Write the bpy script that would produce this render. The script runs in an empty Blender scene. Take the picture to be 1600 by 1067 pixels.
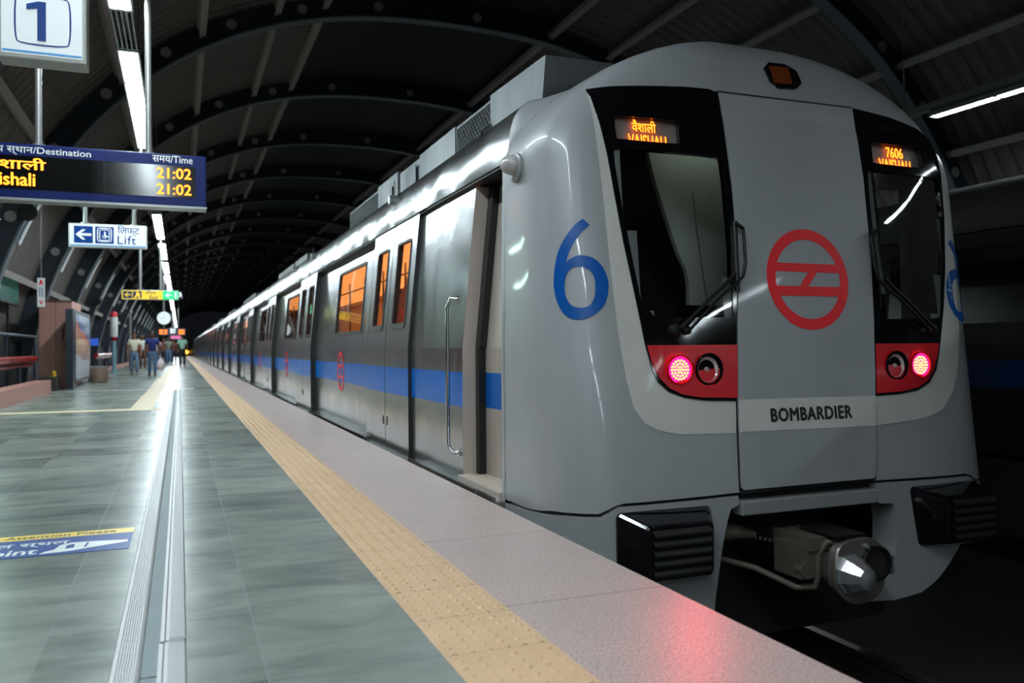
import bpy, bmesh, math, random
from math import pi, sin, cos, radians, sqrt
from mathutils import Vector, Matrix
random.seed(7)
scn = bpy.context.scene
col = scn.collection

# ------------------------------------------------------------------ camera, world, exposure
cam_d = bpy.data.cameras.new('camera')
cam_d.sensor_width = 36.0
cam_d.lens = 1300.0 * 36.0 / 1600.0
cam_d.clip_start, cam_d.clip_end = 0.05, 500
cam = bpy.data.objects.new('camera', cam_d)
col.objects.link(cam)
YAW, PITCH, ROLL = radians(21.7474), radians(0.4074), radians(-0.4702)
_f = Vector((sin(YAW) * cos(PITCH), cos(YAW) * cos(PITCH), sin(PITCH)))
_r = Vector((cos(YAW), -sin(YAW), 0.0))
_u = _r.cross(_f)
_r2 = _r * cos(ROLL) + _u * sin(ROLL)
_u2 = _u * cos(ROLL) - _r * sin(ROLL)
m4 = Matrix((( _r2.x, _u2.x, -_f.x, 0.0), (_r2.y, _u2.y, -_f.y, 0.0), (_r2.z, _u2.z, -_f.z, 0.9), (0, 0, 0, 1)))
cam.matrix_world = m4
cam_d.dof.use_dof = True
cam_d.dof.focus_distance = 4.9
cam_d.dof.aperture_fstop = 4.5
scn.camera = cam

w = bpy.data.worlds.new('night')
scn.world = w
w.use_nodes = True
w.node_tree.nodes['Background'].inputs[0].default_value = (0.35, 0.42, 0.55, 1)
w.node_tree.nodes['Background'].inputs[1].default_value = 0.012
vs = scn.view_settings
scn.display_settings.display_device = 'sRGB'
vs.view_transform = 'Standard'
vs.look = 'None'
vs.exposure = 0.0
vs.gamma = 1.0
vs.use_curve_mapping = False
LUM = 78.0          # strength of the platform tubes
LUM_FAR = 62.0      # tubes above the other platform

# ------------------------------------------------------------------ helpers
def lin(c):
    return tuple((x / 12.92 if x <= 0.04045 else ((x + 0.055) / 1.055) ** 2.4) for x in c)

def rgb(r, g, b):
    return lin((r / 255.0, g / 255.0, b / 255.0))

def root_loc(o):
    p = Vector((0, 0, 0))
    while o is not None:
        p += o.location
        o = o.parent
    return p

class MB:
    """collects geometry in world coordinates; build() links ONE mesh object"""
    def __init__(s):
        s.v, s.f, s.mi = [], [], []
        s.cur = 0
    def add(s, vs_, fs_):
        n = len(s.v)
        s.v += [tuple(p) for p in vs_]
        for f in fs_:
            s.f.append(tuple(i + n for i in f)); s.mi.append(s.cur)
        return s
    def box(s, x0, x1, y0, y1, z0, z1):
        return s.add([(x0,y0,z0),(x1,y0,z0),(x1,y1,z0),(x0,y1,z0),(x0,y0,z1),(x1,y0,z1),(x1,y1,z1),(x0,y1,z1)],
                     [(3,2,1,0),(4,5,6,7),(0,1,5,4),(1,2,6,5),(2,3,7,6),(3,0,4,7)])
    def obox(s, c, ax, ay, az):
        c, ax, ay, az = Vector(c), Vector(ax), Vector(ay), Vector(az)
        P = [c + ax*i + ay*j + az*k for k in (-1,1) for i,j in ((-1,-1),(1,-1),(1,1),(-1,1))]
        return s.add(P, [(3,2,1,0),(4,5,6,7),(0,1,5,4),(1,2,6,5),(2,3,7,6),(3,0,4,7)])
    def quad(s, a, b, c, d):
        return s.add([a, b, c, d], [(0,1,2,3)])
    def prism_y(s, poly, y0, y1):            # polygon in x,z extruded along y
        n = len(poly)
        V = [(x, y0, z) for x, z in poly] + [(x, y1, z) for x, z in poly]
        return s.add(V, [tuple(range(n)), tuple(range(2*n-1, n-1, -1))] + [(i, i+n, (i+1) % n + n, (i+1) % n) for i in range(n)])
    def sheet_y(s, line, ys):                # open polyline in x,z swept along y
        n = len(line)
        V = [(x, y, z) for y in ys for x, z in line]
        F = [(j*n+i, j*n+i+1, (j+1)*n+i+1, (j+1)*n+i) for j in range(len(ys)-1) for i in range(n-1)]
        return s.add(V, F)
    def prism_z(s, poly, z0, z1):
        n = len(poly)
        V = [(x, y, z0) for x, y in poly] + [(x, y, z1) for x, y in poly]
        return s.add(V, [tuple(range(n-1,-1,-1)), tuple(range(n, 2*n))] + [(i, (i+1) % n, (i+1) % n + n, i+n) for i in range(n)])
    def tube(s, pts, r, n=10, caps=True):
        pts = [Vector(p) for p in pts]
        rs = r if isinstance(r, (list, tuple)) else [r] * len(pts)
        V, F = [], []
        up = None
        for i, p in enumerate(pts):
            t = (pts[min(i+1, len(pts)-1)] - pts[max(i-1, 0)]).normalized()
            if up is None:
                up = Vector((0,0,1)) if abs(t.z) < .9 else Vector((1,0,0))
            a = (up - t * up.dot(t)).normalized(); b = t.cross(a); up = a
            V += [p + (a * cos(2*pi*k/n) + b * sin(2*pi*k/n)) * rs[i] for k in range(n)]
        for i in range(len(pts)-1):
            F += [(i*n+k, i*n+(k+1) % n, (i+1)*n+(k+1) % n, (i+1)*n+k) for k in range(n)]
        if caps:
            F += [tuple(range(n-1,-1,-1)), tuple(range((len(pts)-1)*n, len(pts)*n))]
        return s.add(V, F)
    def lathe(s, prof, c, axis='z', n=24, caps=True):  # prof: (radius, height)
        c = Vector(c)
        V, F = [], []
        for r, h in prof:
            for k in range(n):
                a, b = r * cos(2*pi*k/n), r * sin(2*pi*k/n)
                d = {'z': (a, b, h), 'y': (a, h, -b), 'x': (h, a, b)}[axis]
                V.append(c + Vector(d))
        m = len(prof)
        for i in range(m-1):
            F += [(i*n+k, i*n+(k+1) % n, (i+1)*n+(k+1) % n, (i+1)*n+k) for k in range(n)]
        if caps:
            F += [tuple(range(n-1,-1,-1)), tuple(range((m-1)*n, m*n))]
        return s.add(V, F)
    def sphere(s, c, r, n=12, m=8, sc=(1,1,1)):
        c = Vector(c)
        prof = [(sin(pi*i/m), -cos(pi*i/m)) for i in range(m+1)]
        V, F = [], []
        for rr, h in prof:
            V += [c + Vector((rr*cos(2*pi*k/n)*sc[0], rr*sin(2*pi*k/n)*sc[1], h*sc[2])) * r for k in range(n)]
        for i in range(m):
            F += [(i*n+k, i*n+(k+1) % n, (i+1)*n+(k+1) % n, (i+1)*n+k) for k in range(n)]
        return s.add(V, F)
    def build(s, name, mats, parent=None, smooth=None, bevel=0.0, loc=None, seg=2):
        me = bpy.data.meshes.new(name)
        off = root_loc(parent) if parent is not None else (Vector(loc) if loc is not None else Vector((0,0,0)))
        me.from_pydata([tuple(Vector(p) - off) for p in s.v], [], s.f)
        for m in (mats if isinstance(mats, (list, tuple)) else [mats]):
            me.materials.append(m)
        for p, i in zip(me.polygons, s.mi):
            p.material_index = i
        bm = bmesh.new(); bm.from_mesh(me)
        bmesh.ops.remove_doubles(bm, verts=bm.verts, dist=1e-6)
        bmesh.ops.dissolve_degenerate(bm, edges=bm.edges, dist=1e-6)
        if all(len(e.link_faces) == 2 for e in bm.edges):
            bmesh.ops.recalc_face_normals(bm, faces=bm.faces)
        if smooth is not None:
            for f in bm.faces: f.smooth = True
            for e in bm.edges:
                if len(e.link_faces) == 2 and e.calc_face_angle(0) > radians(smooth): e.smooth = False
        bm.to_mesh(me); bm.free()
        o = bpy.data.objects.new(name, me)
        col.objects.link(o)
        if parent is not None: o.parent = parent
        elif loc is not None: o.location = loc
        if bevel:
            b = o.modifiers.new('edge', 'BEVEL'); b.width = bevel; b.segments = seg; b.limit_method = 'ANGLE'; b.angle_limit = radians(40)
        return o

def tag(o, label=None, cat=None, group=None, kind=None):
    if label: o['label'] = label
    if cat: o['category'] = cat
    if group: o['group'] = group
    if kind: o['kind'] = kind
    return o

def thing(name, label, cat, loc, group=None):
    o = bpy.data.objects.new(name, None)
    o.empty_display_size = 0.2
    o.location = loc
    col.objects.link(o)
    return tag(o, label, cat, group)

def copy_tree(o, parent=None):
    c = o.copy(); col.objects.link(c)
    if parent is not None: c.parent = parent
    for ch in list(o.children): copy_tree(ch, c)
    return c

def struct(name, mb, mat, label=None, **k):
    o = mb.build(name, mat, **k); o['kind'] = 'structure'
    if label: o['label'] = label
    return o

def text(name, s, loc, mat, parent, width=None, height=None, rot=None, align='LEFT', bold=0.0, ext=0.002, label=None, space=1.0, shear=0.0):
    """letters as a mesh, fitted to a width and/or height; loc is the baseline point, the letters face -Y unless rot says otherwise"""
    c = bpy.data.curves.new(name, 'FONT')
    c.body = s; c.size = 1.0; c.extrude = 0.0; c.resolution_u = 3; c.space_character = space; c.shear = shear
    o = bpy.data.objects.new(name, c); col.objects.link(o)
    dg = bpy.context.evaluated_depsgraph_get(); dg.update()
    me = bpy.data.meshes.new_from_object(o.evaluated_get(dg))
    bpy.data.objects.remove(o); bpy.data.curves.remove(c)
    xs = [v.co.x for v in me.vertices]; ys = [v.co.y for v in me.vertices]
    x0, x1, y1 = min(xs), max(xs), max(ys)
    ky = height / y1 if height else width / (x1 - x0)
    kx = width / (x1 - x0) if width else ky
    ax = {'LEFT': x0, 'CENTER': (x0+x1)/2, 'RIGHT': x1}[align]
    R = rot if rot is not None else Matrix.Rotation(pi/2, 3, 'X')
    off = root_loc(parent) if parent else Vector((0,0,0))
    L = Vector(loc) - off
    bm = bmesh.new(); bm.from_mesh(me)
    if bold:
        base = bm.faces[:]
        for dx, dy, dz in ((bold, 0, 2e-4), (-bold, 0, 4e-4), (0, bold*.8, 6e-4), (0, -bold*.8, 8e-4)):
            d = bmesh.ops.duplicate(bm, geom=base)
            for g in d['geom']:
                if isinstance(g, bmesh.types.BMVert): g.co.x += dx; g.co.y += dy; g.co.z += dz*.2
    if ext:
        r = bmesh.ops.extrude_face_region(bm, geom=bm.faces[:])
        for g in r['geom']:
            if isinstance(g, bmesh.types.BMVert): g.co.z += ext
    for v in bm.verts:
        v.co = R @ Vector(((v.co.x-ax)*kx, v.co.y*ky, v.co.z)) + L
    bmesh.ops.recalc_face_normals(bm, faces=bm.faces)
    bm.to_mesh(me); bm.free()
    me.materials.clear(); me.materials.append(mat)
    o = bpy.data.objects.new(name, me); col.objects.link(o)
    if parent: o.parent = parent
    if label: o['label'] = label
    return o

# ------------------------------------------------------------------ materials
class N:
    def __init__(s, name):
        s.m = bpy.data.materials.new(name); s.m.use_nodes = True
        s.t = s.m.node_tree; s.b = s.t.nodes['Principled BSDF']; s.out = s.t.nodes['Material Output']
    def n(s, typ, **k):
        x = s.t.nodes.new(typ)
        for a, b in k.items(): setattr(x, a, b)
        return x
    def l(s, a, b): s.t.links.new(a, b)
    def val(s, sock, v):
        if hasattr(v, 'is_output') or isinstance(v, bpy.types.NodeSocket): s.l(v, sock)
        else: sock.default_value = v
    def math(s, op, a, b=0.0, c=0.0):
        x = s.n('ShaderNodeMath', operation=op)
        for i, q in enumerate((a, b, c)): s.val(x.inputs[i], q)
        return x.outputs[0]
    def mix(s, f, a, b):
        x = s.n('ShaderNodeMix', data_type='RGBA')
        s.val(x.inputs[0], f)
        for i, q in ((6, a), (7, b)):
            if isinstance(q, bpy.types.NodeSocket): s.l(q, x.inputs[i])
            else: x.inputs[i].default_value = (*q[:3], 1)
        return x.outputs[2]
    def mixf(s, f, a, b):
        x = s.n('ShaderNodeMix', data_type='FLOAT')
        s.val(x.inputs[0], f); s.val(x.inputs[2], a); s.val(x.inputs[3], b)
        return x.outputs[0]
    def pos(s):
        g = s.n('ShaderNodeNewGeometry'); x = s.n('ShaderNodeSeparateXYZ'); s.l(g.outputs['Position'], x.inputs[0])
        return g.outputs['Position'], x.outputs
    def noise(s, vec, scale, detail=4, rough=0.5, stretch=None, dist=0.0):
        if stretch:
            mp = s.n('ShaderNodeMapping'); mp.inputs['Scale'].default_value = stretch; s.l(vec, mp.inputs[0]); vec = mp.outputs[0]
        x = s.n('ShaderNodeTexNoise'); s.l(vec, x.inputs['Vector'])
        x.inputs['Scale'].default_value = scale; x.inputs['Detail'].default_value = detail; x.inputs['Roughness'].default_value = rough
        x.inputs['Distortion'].default_value = dist
        return x.outputs['Fac']
    def ramp(s, f, a, b, lo=0.0, hi=1.0):
        x = s.n('ShaderNodeMapRange'); s.val(x.inputs[0], f)
        for i, q in enumerate((a, b, lo, hi)): x.inputs[i+1].default_value = q
        return x.outputs[0]
    def bump(s, h, strength=0.3, dist=0.01):
        x = s.n('ShaderNodeBump'); x.inputs['Strength'].default_value = strength; x.inputs['Distance'].default_value = dist
        s.l(h, x.inputs['Height']); s.l(x.outputs[0], s.b.inputs['Normal'])

def mat(name, c, rough=0.5, metal=0.0, emit=None, strength=0.0, spec=0.5, alpha=1.0, coat=0.0, vary=0.06):
    k = N(name); b = k.b
    if vary and emit is None:
        p, _ = k.pos()
        f = k.noise(p, 6.0, 3)
        k.l(k.mix(f, tuple(x*(1-vary) for x in c), tuple(min(1, x*(1+vary)) for x in c)), b.inputs['Base Color'])
    else:
        b.inputs['Base Color'].default_value = (*c, 1)
    b.inputs['Roughness'].default_value = rough
    b.inputs['Metallic'].default_value = metal
    b.inputs['Specular IOR Level'].default_value = spec
    b.inputs['Coat Weight'].default_value = coat
    b.inputs['Coat Roughness'].default_value = 0.05
    if emit is not None:
        b.inputs['Emission Color'].default_value = (*emit, 1)
        b.inputs['Emission Strength'].default_value = strength
    return k.m

def glass(name, tint, mixv, rough=0.02):
    k = N(name)
    tr = k.n('ShaderNodeBsdfTransparent'); tr.inputs[0].default_value = (*tint, 1)
    gl = k.n('ShaderNodeBsdfGlossy'); gl.inputs['Roughness'].default_value = rough
    gl.inputs[0].default_value = (1, 1, 1, 1)
    fr = k.n('ShaderNodeFresnel'); fr.inputs[0].default_value = mixv
    mx = k.n('ShaderNodeMixShader')
    k.l(fr.outputs[0], mx.inputs[0]); k.l(tr.outputs[0], mx.inputs[1]); k.l(gl.outputs[0], mx.inputs[2])
    k.l(mx.outputs[0], k.out.inputs[0])
    return k.m

M = {}
M['black_gloss'] = mat('black_gloss', (0.004, 0.004, 0.005), 0.06, vary=0)
M['rubber'] = mat('black_rubber', (0.006, 0.006, 0.006), 0.5)
M['dark_metal'] = mat('dark_metal', (0.02, 0.02, 0.02), 0.45, 0.6)
M['soot_shade'] = mat('soot_and_shade_black', (0.012, 0.011, 0.010), 0.8)  # sooty underframe black, also used as shade in gaps and hollows
M['led'] = mat('orange_led', (0, 0, 0), 0.5, emit=(1.0, 0.15, 0.008), strength=6.0)
M['led_soft'] = mat('orange_led_far', (0, 0, 0), 0.5, emit=(1.0, 0.16, 0.01), strength=3.0)
M['white_paint'] = mat('white_sign_face', rgb(225, 228, 226), 0.35)
M['white_light'] = mat('white_backlit_face', rgb(215, 220, 222), 0.4, emit=rgb(215, 222, 225), strength=0.28)
M['blue_sign'] = mat('blue_sign_ink', rgb(0, 58, 130), 0.4, spec=.2)
M['cyan_sign'] = mat('cyan_sign_ink', rgb(40, 150, 215), 0.35)
M['black_ink'] = mat('black_ink', rgb(20, 20, 22), 0.5)
M['grey_metal'] = mat('galvanised_steel', rgb(150, 152, 152), 0.38, 0.7)
M['pole'] = mat('grey_painted_pole', rgb(150, 150, 148), 0.3, 0.5)
M['navy'] = mat('navy_rib_paint', rgb(38, 48, 60), 0.4)
M['led_blue'] = mat('blue_display_housing', rgb(5, 24, 84), 0.4, spec=.2)
M['display_black'] = mat('black_display_face', (0.004, 0.004, 0.004), 0.12, vary=0)
M['red_paint'] = mat('red_gloss_paint', rgb(165, 18, 28), 0.2, coat=0.5)
M['emblem_red'] = mat('red_vinyl', rgb(240, 14, 32), 0.4)
M['six_blue'] = mat('blue_vinyl', rgb(0, 80, 160), 0.3, spec=.25)
M['white_band'] = mat('off_white_paint', rgb(198, 196, 190), 0.28, coat=0.3)
M['tube'] = mat('fluorescent_diffuser', (0.8, 0.8, 0.8), 0.4, emit=(0.80, 0.94, 1.0), strength=LUM)
M['tube_far'] = mat('fluorescent_diffuser_far_platform', (0.8, 0.8, 0.8), 0.4, emit=(0.80, 0.94, 1.0), strength=LUM_FAR)
M['car_light'] = mat('warm_car_lamp', (0.8, 0.7, 0.6), 0.4, emit=(1.0, 0.36, 0.09), strength=1.35)
M['car_wall'] = mat('cream_car_lining', rgb(215, 190, 165), 0.5)
M['car_floor'] = mat('car_floor', rgb(90, 80, 72), 0.6)

k = N('grey_train_paint')
p, xyz = k.pos()
f = k.noise(p, 1.6, 4, .6, (1, 1, .35))
k.l(k.mix(k.ramp(f, .35, .75), rgb(160, 161, 163), rgb(148, 149, 151)), k.b.inputs['Base Color'])
k.b.inputs['Roughness'].default_value = 0.4; k.b.inputs['Metallic'].default_value = 0.1
k.b.inputs['Coat Weight'].default_value = 0.3; k.b.inputs['Coat Roughness'].default_value = 0.05
M['train_grey'] = k.m
M['skirt_grey'] = mat('grey_skirt_paint', rgb(142, 143, 144), 0.38, 0.1, coat=0.2)

def steel(name, stripe, base=(150, 152, 152), rough=0.2, wob=0.0):
    k = N(name); p, xyz = k.pos()
    f = k.noise(p, 3.0, 4, .6, (1, 1, .3)); g = k.noise(p, 60, 2, .5, (1, 1, .02))
    c = k.mix(f, rgb(*base), rgb(*[x + 14 for x in base]))
    rg = k.ramp(k.math('ADD', f, k.math('MULTIPLY', g, .5)), .4, 1.1, rough * .7, rough * 1.4)
    if stripe:
        inb = k.math('MULTIPLY', k.math('GREATER_THAN', xyz[2], .49), k.math('LESS_THAN', xyz[2], .73))
        c = k.mix(inb, c, rgb(0, 96, 184))
        k.l(k.math('MULTIPLY', k.math('SUBTRACT', 1.0, inb), .92), k.b.inputs['Metallic'])
        rg = k.mixf(inb, rg, 0.22)
    else:
        k.b.inputs['Metallic'].default_value = 0.95
    k.l(c, k.b.inputs['Base Color']); k.l(rg, k.b.inputs['Roughness'])
    if wob:
        k.bump(k.noise(p, 1.5, 1.5, .5, (1, 1, 1), .2), 1.0, wob)
    return k.m
M['steel_stripe'] = steel('brushed_steel_with_blue_stripe', True, wob=0.006)
M['steel'] = steel('brushed_steel', False, (160, 160, 158), 0.22)
M['steel_warm'] = mat('satin_steel', rgb(192, 178, 168), .42, .3)
M['cantrail'] = steel('polished_steel_rail', False, (176, 178, 178), 0.17, wob=0.026)
M['roof_steel'] = steel('dull_roof_steel', False, (112, 115, 117), 0.5)
M['chrome'] = mat('polished_chrome', rgb(205, 205, 205), 0.12, 1.0)
M['pane'] = glass('car_window_glass', (0.86, 0.86, 0.86), 1.28)
M['cab_glass'] = glass('tinted_windscreen', (0.88, 0.90, 0.88), 1.5)

k = N('kota_stone_floor')
p, xyz = k.pos()
br = k.n('ShaderNodeTexBrick'); br.offset = 0.0; br.squash = 1.0
mp = k.n('ShaderNodeMapping'); mp.inputs['Location'].default_value = (-.22 + 6.1, 10.03, 0); k.l(p, mp.inputs[0]); k.l(mp.outputs[0], br.inputs['Vector'])
for nm, v in (('Scale', 1.0), ('Mortar Size', .004), ('Mortar Smooth', .3), ('Bias', 0.0), ('Brick Width', .61), ('Row Height', .62)): br.inputs[nm].default_value = v
br.inputs['Color1'].default_value = (0, 0, 0, 1); br.inputs['Color2'].default_value = (1, 1, 1, 1); br.inputs['Mortar'].default_value = (.5, .5, .5, 1)
sep = k.n('ShaderNodeSeparateColor'); k.l(br.outputs['Color'], sep.inputs[0])
n1 = k.noise(p, 1.7, 6, .62, (1.0, 2.2, 1), .8); n2 = k.noise(p, 5, 3, .55, (.6, 1.8, 1))
mixn = k.math('ADD', k.math('MULTIPLY', n1, .7), k.math('ADD', k.math('MULTIPLY', sep.outputs[0], .22), k.math('MULTIPLY', n2, .2)))
c = k.mix(k.ramp(mixn, .34, .9), rgb(80, 90, 86), rgb(156, 160, 151))
c = k.mix(k.math('MULTIPLY', br.outputs['Fac'], .22), c, rgb(160, 162, 158))
k.l(c, k.b.inputs['Base Color'])
k.b.inputs['Roughness'].default_value = .26
k.b.inputs['IOR'].default_value = 1.2
M['floor'] = k.m

k = N('pink_granite_edge')
p, xyz = k.pos()
n1 = k.noise(p, 130, 3, .7); n2 = k.noise(p, 3, 3); n3 = k.noise(p, 40, 3, .7)
c = k.mix(k.ramp(n1, .38, .62), rgb(144, 123, 117), rgb(208, 188, 180))
c = k.mix(k.math('MULTIPLY', k.ramp(n3, .45, .7), .35), c, rgb(150, 118, 120))
c = k.mix(k.math('MULTIPLY', k.ramp(n2, .4, .7), .25), c, rgb(150, 142, 140))
yj = k.math('PINGPONG', k.math('ADD', xyz[1], .42), .52)
jo = k.math('LESS_THAN', yj, .004)
k.l(k.mix(k.math('MULTIPLY', jo, .6), c, rgb(70, 62, 62)), k.b.inputs['Base Color'])
k.b.inputs['Roughness'].default_value = 0.4
M['edge'] = k.m

k = N('tan_tactile_tile')
p, xyz = k.pos()
n1 = k.noise(p, 5, 4); n2 = k.noise(p, 90, 2)
c = k.mix(n1, rgb(198, 162, 124), rgb(214, 180, 144))
c = k.mix(k.math('MULTIPLY', k.ramp(n2, .5, .7), .2), c, rgb(160, 130, 92))
jo = k.math('LESS_THAN', k.math('PINGPONG', k.math('ADD', xyz[1], .02), .1675), .0022)
k.l(k.mix(k.math('MULTIPLY', jo, .55), c, rgb(120, 104, 80)), k.b.inputs['Base Color'])
k.b.inputs['Roughness'].default_value = 0.45
M['tactile'] = k.m

k = N('corrugated_roof_sheet')
p, xyz = k.pos()
wv = k.math('SINE', k.math('MULTIPLY', xyz[1], 2*pi/.32))
n1 = k.noise(p, 1.2, 4)
k.l(k.mix(n1, rgb(84, 80, 76), rgb(106, 100, 94)), k.b.inputs['Base Color'])
k.b.inputs['Roughness'].default_value = 0.55
k.bump(k.math('POWER', k.math('ADD', k.math('MULTIPLY', wv, .5), .5), 3.0), 1.0, .07)
M['roof'] = k.m
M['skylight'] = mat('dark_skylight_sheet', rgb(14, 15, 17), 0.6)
M['purlin'] = mat('grey_purlin_paint', rgb(150, 145, 138), 0.5)
M['flange'] = mat('lamplit_flange_tone', rgb(82, 92, 102), 0.32)  # lighter than the rib web: lamplight on the flange put into its colour
M['ballast'] = mat('dark_track_slab', rgb(34, 32, 31), 0.9, vary=.3)
M['rail'] = mat('worn_rail_steel', rgb(120, 105, 95), 0.35, 0.8)
cam_d.dof.aperture_fstop = 2.4
YEND = 190.0
Y0 = -14.0
XE = 1.68            # platform edge
# ------------------------------------------------------------------ platform
b = MB(); b.box(-3.6, .71, Y0, YEND, -.25, 0.0); struct('floor', b, M['floor'])
b = MB(); b.box(1.045, XE, Y0, YEND, -.25, 0.0); b.box(1.045, XE - .1, Y0, YEND, -1.5, -.25)
struct('trim_1', b, M['edge'], label='pink granite coping along the platform edge')
# tactile warning strip with rows of domes
b = MB(); b.box(.71, 1.045, Y0, YEND, -.25, 0.001)
def dome(b, x, y, r=.0125, h=.006, n=8):
    V = [(x + r*cos(2*pi*i/n), y + r*sin(2*pi*i/n), .001) for i in range(n)] + [(x + .6*r*cos(2*pi*i/n), y + .6*r*sin(2*pi*i/n), .001+h) for i in range(n)]
    b.add(V, [(i, (i+1) % n, (i+1) % n + n, i+n) for i in range(n)] + [tuple(range(n, 2*n))])
y = 1.55
while y < 15:
    for i in range(6): dome(b, .71 + .0279 + .0558*i, y)
    y += .0558
struct('trim_2', b, M['tactile'], label='tan tactile warning strip with domes beside the granite coping')
# guiding path across the platform
b = MB()
b.box(-2.45, -.12, 13.72, 14.06, -.01, .004)
b.prism_z([(-.72, 14.06), (-.40, 14.06), (-.22, 52), (-.50, 52)], -.01, .003)
b.box(-2.45, -.12, 52, 52.3, -.01, .004)
for i in range(4): b.box(-.68 + .07*i, -.66 + .07*i, 14.1, 30, .003, .007)
M['path'] = mat('pale_tactile_path', rgb(196, 178, 146), .5, spec=.15)
struct('trim_3', b, M['path'], label='pale guiding path turning along the platform floor')
# aluminium expansion joint: two ribbed cover plates and a channel
def ribbed(b, x0, x1, nr, z, y0, y1, lip=0, lipside=1):
    L = [(x0, .0005)]
    L.append((x0 + .004, z))
    xr0, xr1 = x0 + .014, x1 - .006
    for i in range(nr):
        a = xr0 + (xr1 - xr0) * i / nr; wd = (xr1 - xr0) / nr
        L += [(a, z), (a + wd*.1, z + .006), (a + wd*.5, z + .006), (a + wd*.6, z - .002), (a + wd*.95, z - .002)]
    L += [(x1 - .003, z), (x1, .0005)]
    b.prism_y(L[::-1], y0, y1)
AL = mat('worn_aluminium', rgb(160, 160, 160), .45, .35)
b = MB(); ribbed(b, -.187, -.110, 8, .010, 2.0, 20.3)
b.tube([(-.114, 2.0, .008), (-.114, 20.3, .008)], .007, 8)
struct('trim_4', b, AL, label='ribbed aluminium joint cover on the side away from the train')
b = MB(); ribbed(b, -.050, .014, 8, .012, 2.765, 20.3); b.box(-.062, -.050, 2.765, 20.3, 0, .010)
struct('trim_5', b, AL, label='ribbed aluminium joint cover nearer the train')
b = MB(); ribbed(b, -.052, .013, 8, .010, 1.2, 2.755); b.box(-.064, -.052, 1.2, 2.755, 0, .008)
struct('trim_6', b, AL, label='short ribbed joint cover piece in front')
b = MB(); b.box(-.108, -.063, 2.5, 20.3, 0, .004); b.box(-.108, -.066, 1.2, 2.49, 0, .003)
struct('trim_7', b, mat('joint_channel_filler', rgb(126, 136, 138), .6, .0, spec=.15), label='flat channel between the two joint covers')
b = MB(); b.box(-3.3, .30, 20.75, 20.95, -.01, .005)
struct('trim_8', b, AL, label='bright metal joint strip crossing the platform')
# kerb at the back of the platform and the dark outside
b = MB(); b.box(-2.92, -2.62, 6, 20.6, -.01, .27); b.box(-3.3, -2.95, 27.5, YEND, -.01, .12)
M['pink'] = mat('pink_granite_cladding', rgb(186, 134, 122), .4, vary=.1)
struct('trim_9', b, M['pink'], label='low pink granite kerb along the back of the platform')
# track bed, rails
b = MB(); b.box(1.3, 10.9, Y0, YEND, -1.5, -1.32); struct('ground', b, M['ballast'])
b = MB(); b.box(10.6, 16.5, Y0, YEND, -1.5, 0.0); struct('floor_far_platform', b, mat('far_platform_stone', rgb(110, 110, 108), .5))
XC, XC2 = 3.36, 8.8
for i, x in enumerate((XC - .84, XC + .84, XC2 - .84, XC2 + .84)):
    b = MB(); b.prism_y([(x-.07,-1.32),(x+.07,-1.32),(x+.012,-1.29),(x+.012,-1.18),(x+.036,-1.165),(x+.036,-1.13),(x-.036,-1.13),(x-.036,-1.165),(x-.012,-1.18),(x-.012,-1.29)], Y0, YEND)
    struct('trim_%d' % (10 + i), b, M['rail'], label='steel running rail')
# ------------------------------------------------------------------ vaulted roof
VX, VA, VB, VZ, VN, VS, VY = 6.1, 10.02, 11.58, -3.03, 2.431, 6.295, 18.84
TB = 1.0            # parameter where the left leg of a rib meets the ground
def vault(t, off=0.0):
    ca, sa = sin(t), cos(t)
    x = VX + VA * math.copysign(abs(ca) ** (2/VN), ca); z = VZ + VB * abs(sa) ** (2/VN)
    if off:
        e = 1e-3
        x1, z1 = vault(t + e); x0, z0 = vault(t - e)
        tx, tz = x1 - x0, z1 - z0; l = math.hypot(tx, tz)
        x, z = x - tz / l * -off * -1, z + tx / l * off
    return x, z
# start and end parameter where z = 0
ts = [i * .002 for i in range(0, 785)]
TE = [t for t in ts if vault(t)[1] > -.02][-1]
NA = 72
arc = [-TE + 2*TE*i/NA for i in range(NA+1)]
def rib_mesh(y):
    b = MB()
    inn = [vault(t) for t in arc]; mid = [vault(t, .04) for t in arc]; out = [vault(t, .46) for t in arc]
    def shell_(lo, hi, y0, y1, mi):
        b.cur = mi
        n = len(lo)
        V = [(x, yy, z) for yy in (y0, y1) for x, z in lo] + [(x, yy, z) for yy in (y0, y1) for x, z in hi]
        F = []
        for i in range(n-1):
            F += [(i, i+1, n+i+1, n+i), (2*n+i, 3*n+i, 3*n+i+1, 2*n+i+1), (i, 2*n+i, 2*n+i+1, i+1), (n+i, n+i+1, 3*n+i+1, 3*n+i)]
        F += [(0, n, 3*n, 2*n), (n-1, 3*n-1, 4*n-1, 2*n-1)]
        b.add(V, F)
    shell_(inn, mid, y-.14, y+.14, 1)
    shell_(mid, out, y-.05, y+.05, 0)
    b.cur = 2
    for q in range(-7, 8):
        t = q * .155 + .03
        x, z = vault(t, .27)
        b.lathe([(.11, -.012), (.11, 0.0)], (x, y-.05, z), 'y', 14)
    b.cur = 0
    return b
M['cover'] = mat('pale_access_cover', rgb(150, 150, 146), .5)
rib0 = struct('trim_20', rib_mesh(0.0), [M['navy'], M['flange'], M['cover']], label='arched steel rib of the station vault', smooth=30)
rib0.location.y = VY - 3*VS
for i in range(1, 29):
    r = rib0.copy(); col.objects.link(r); r.location.y = VY + (i-3)*VS; r.name = 'trim_%d' % (20 + i)
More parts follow.
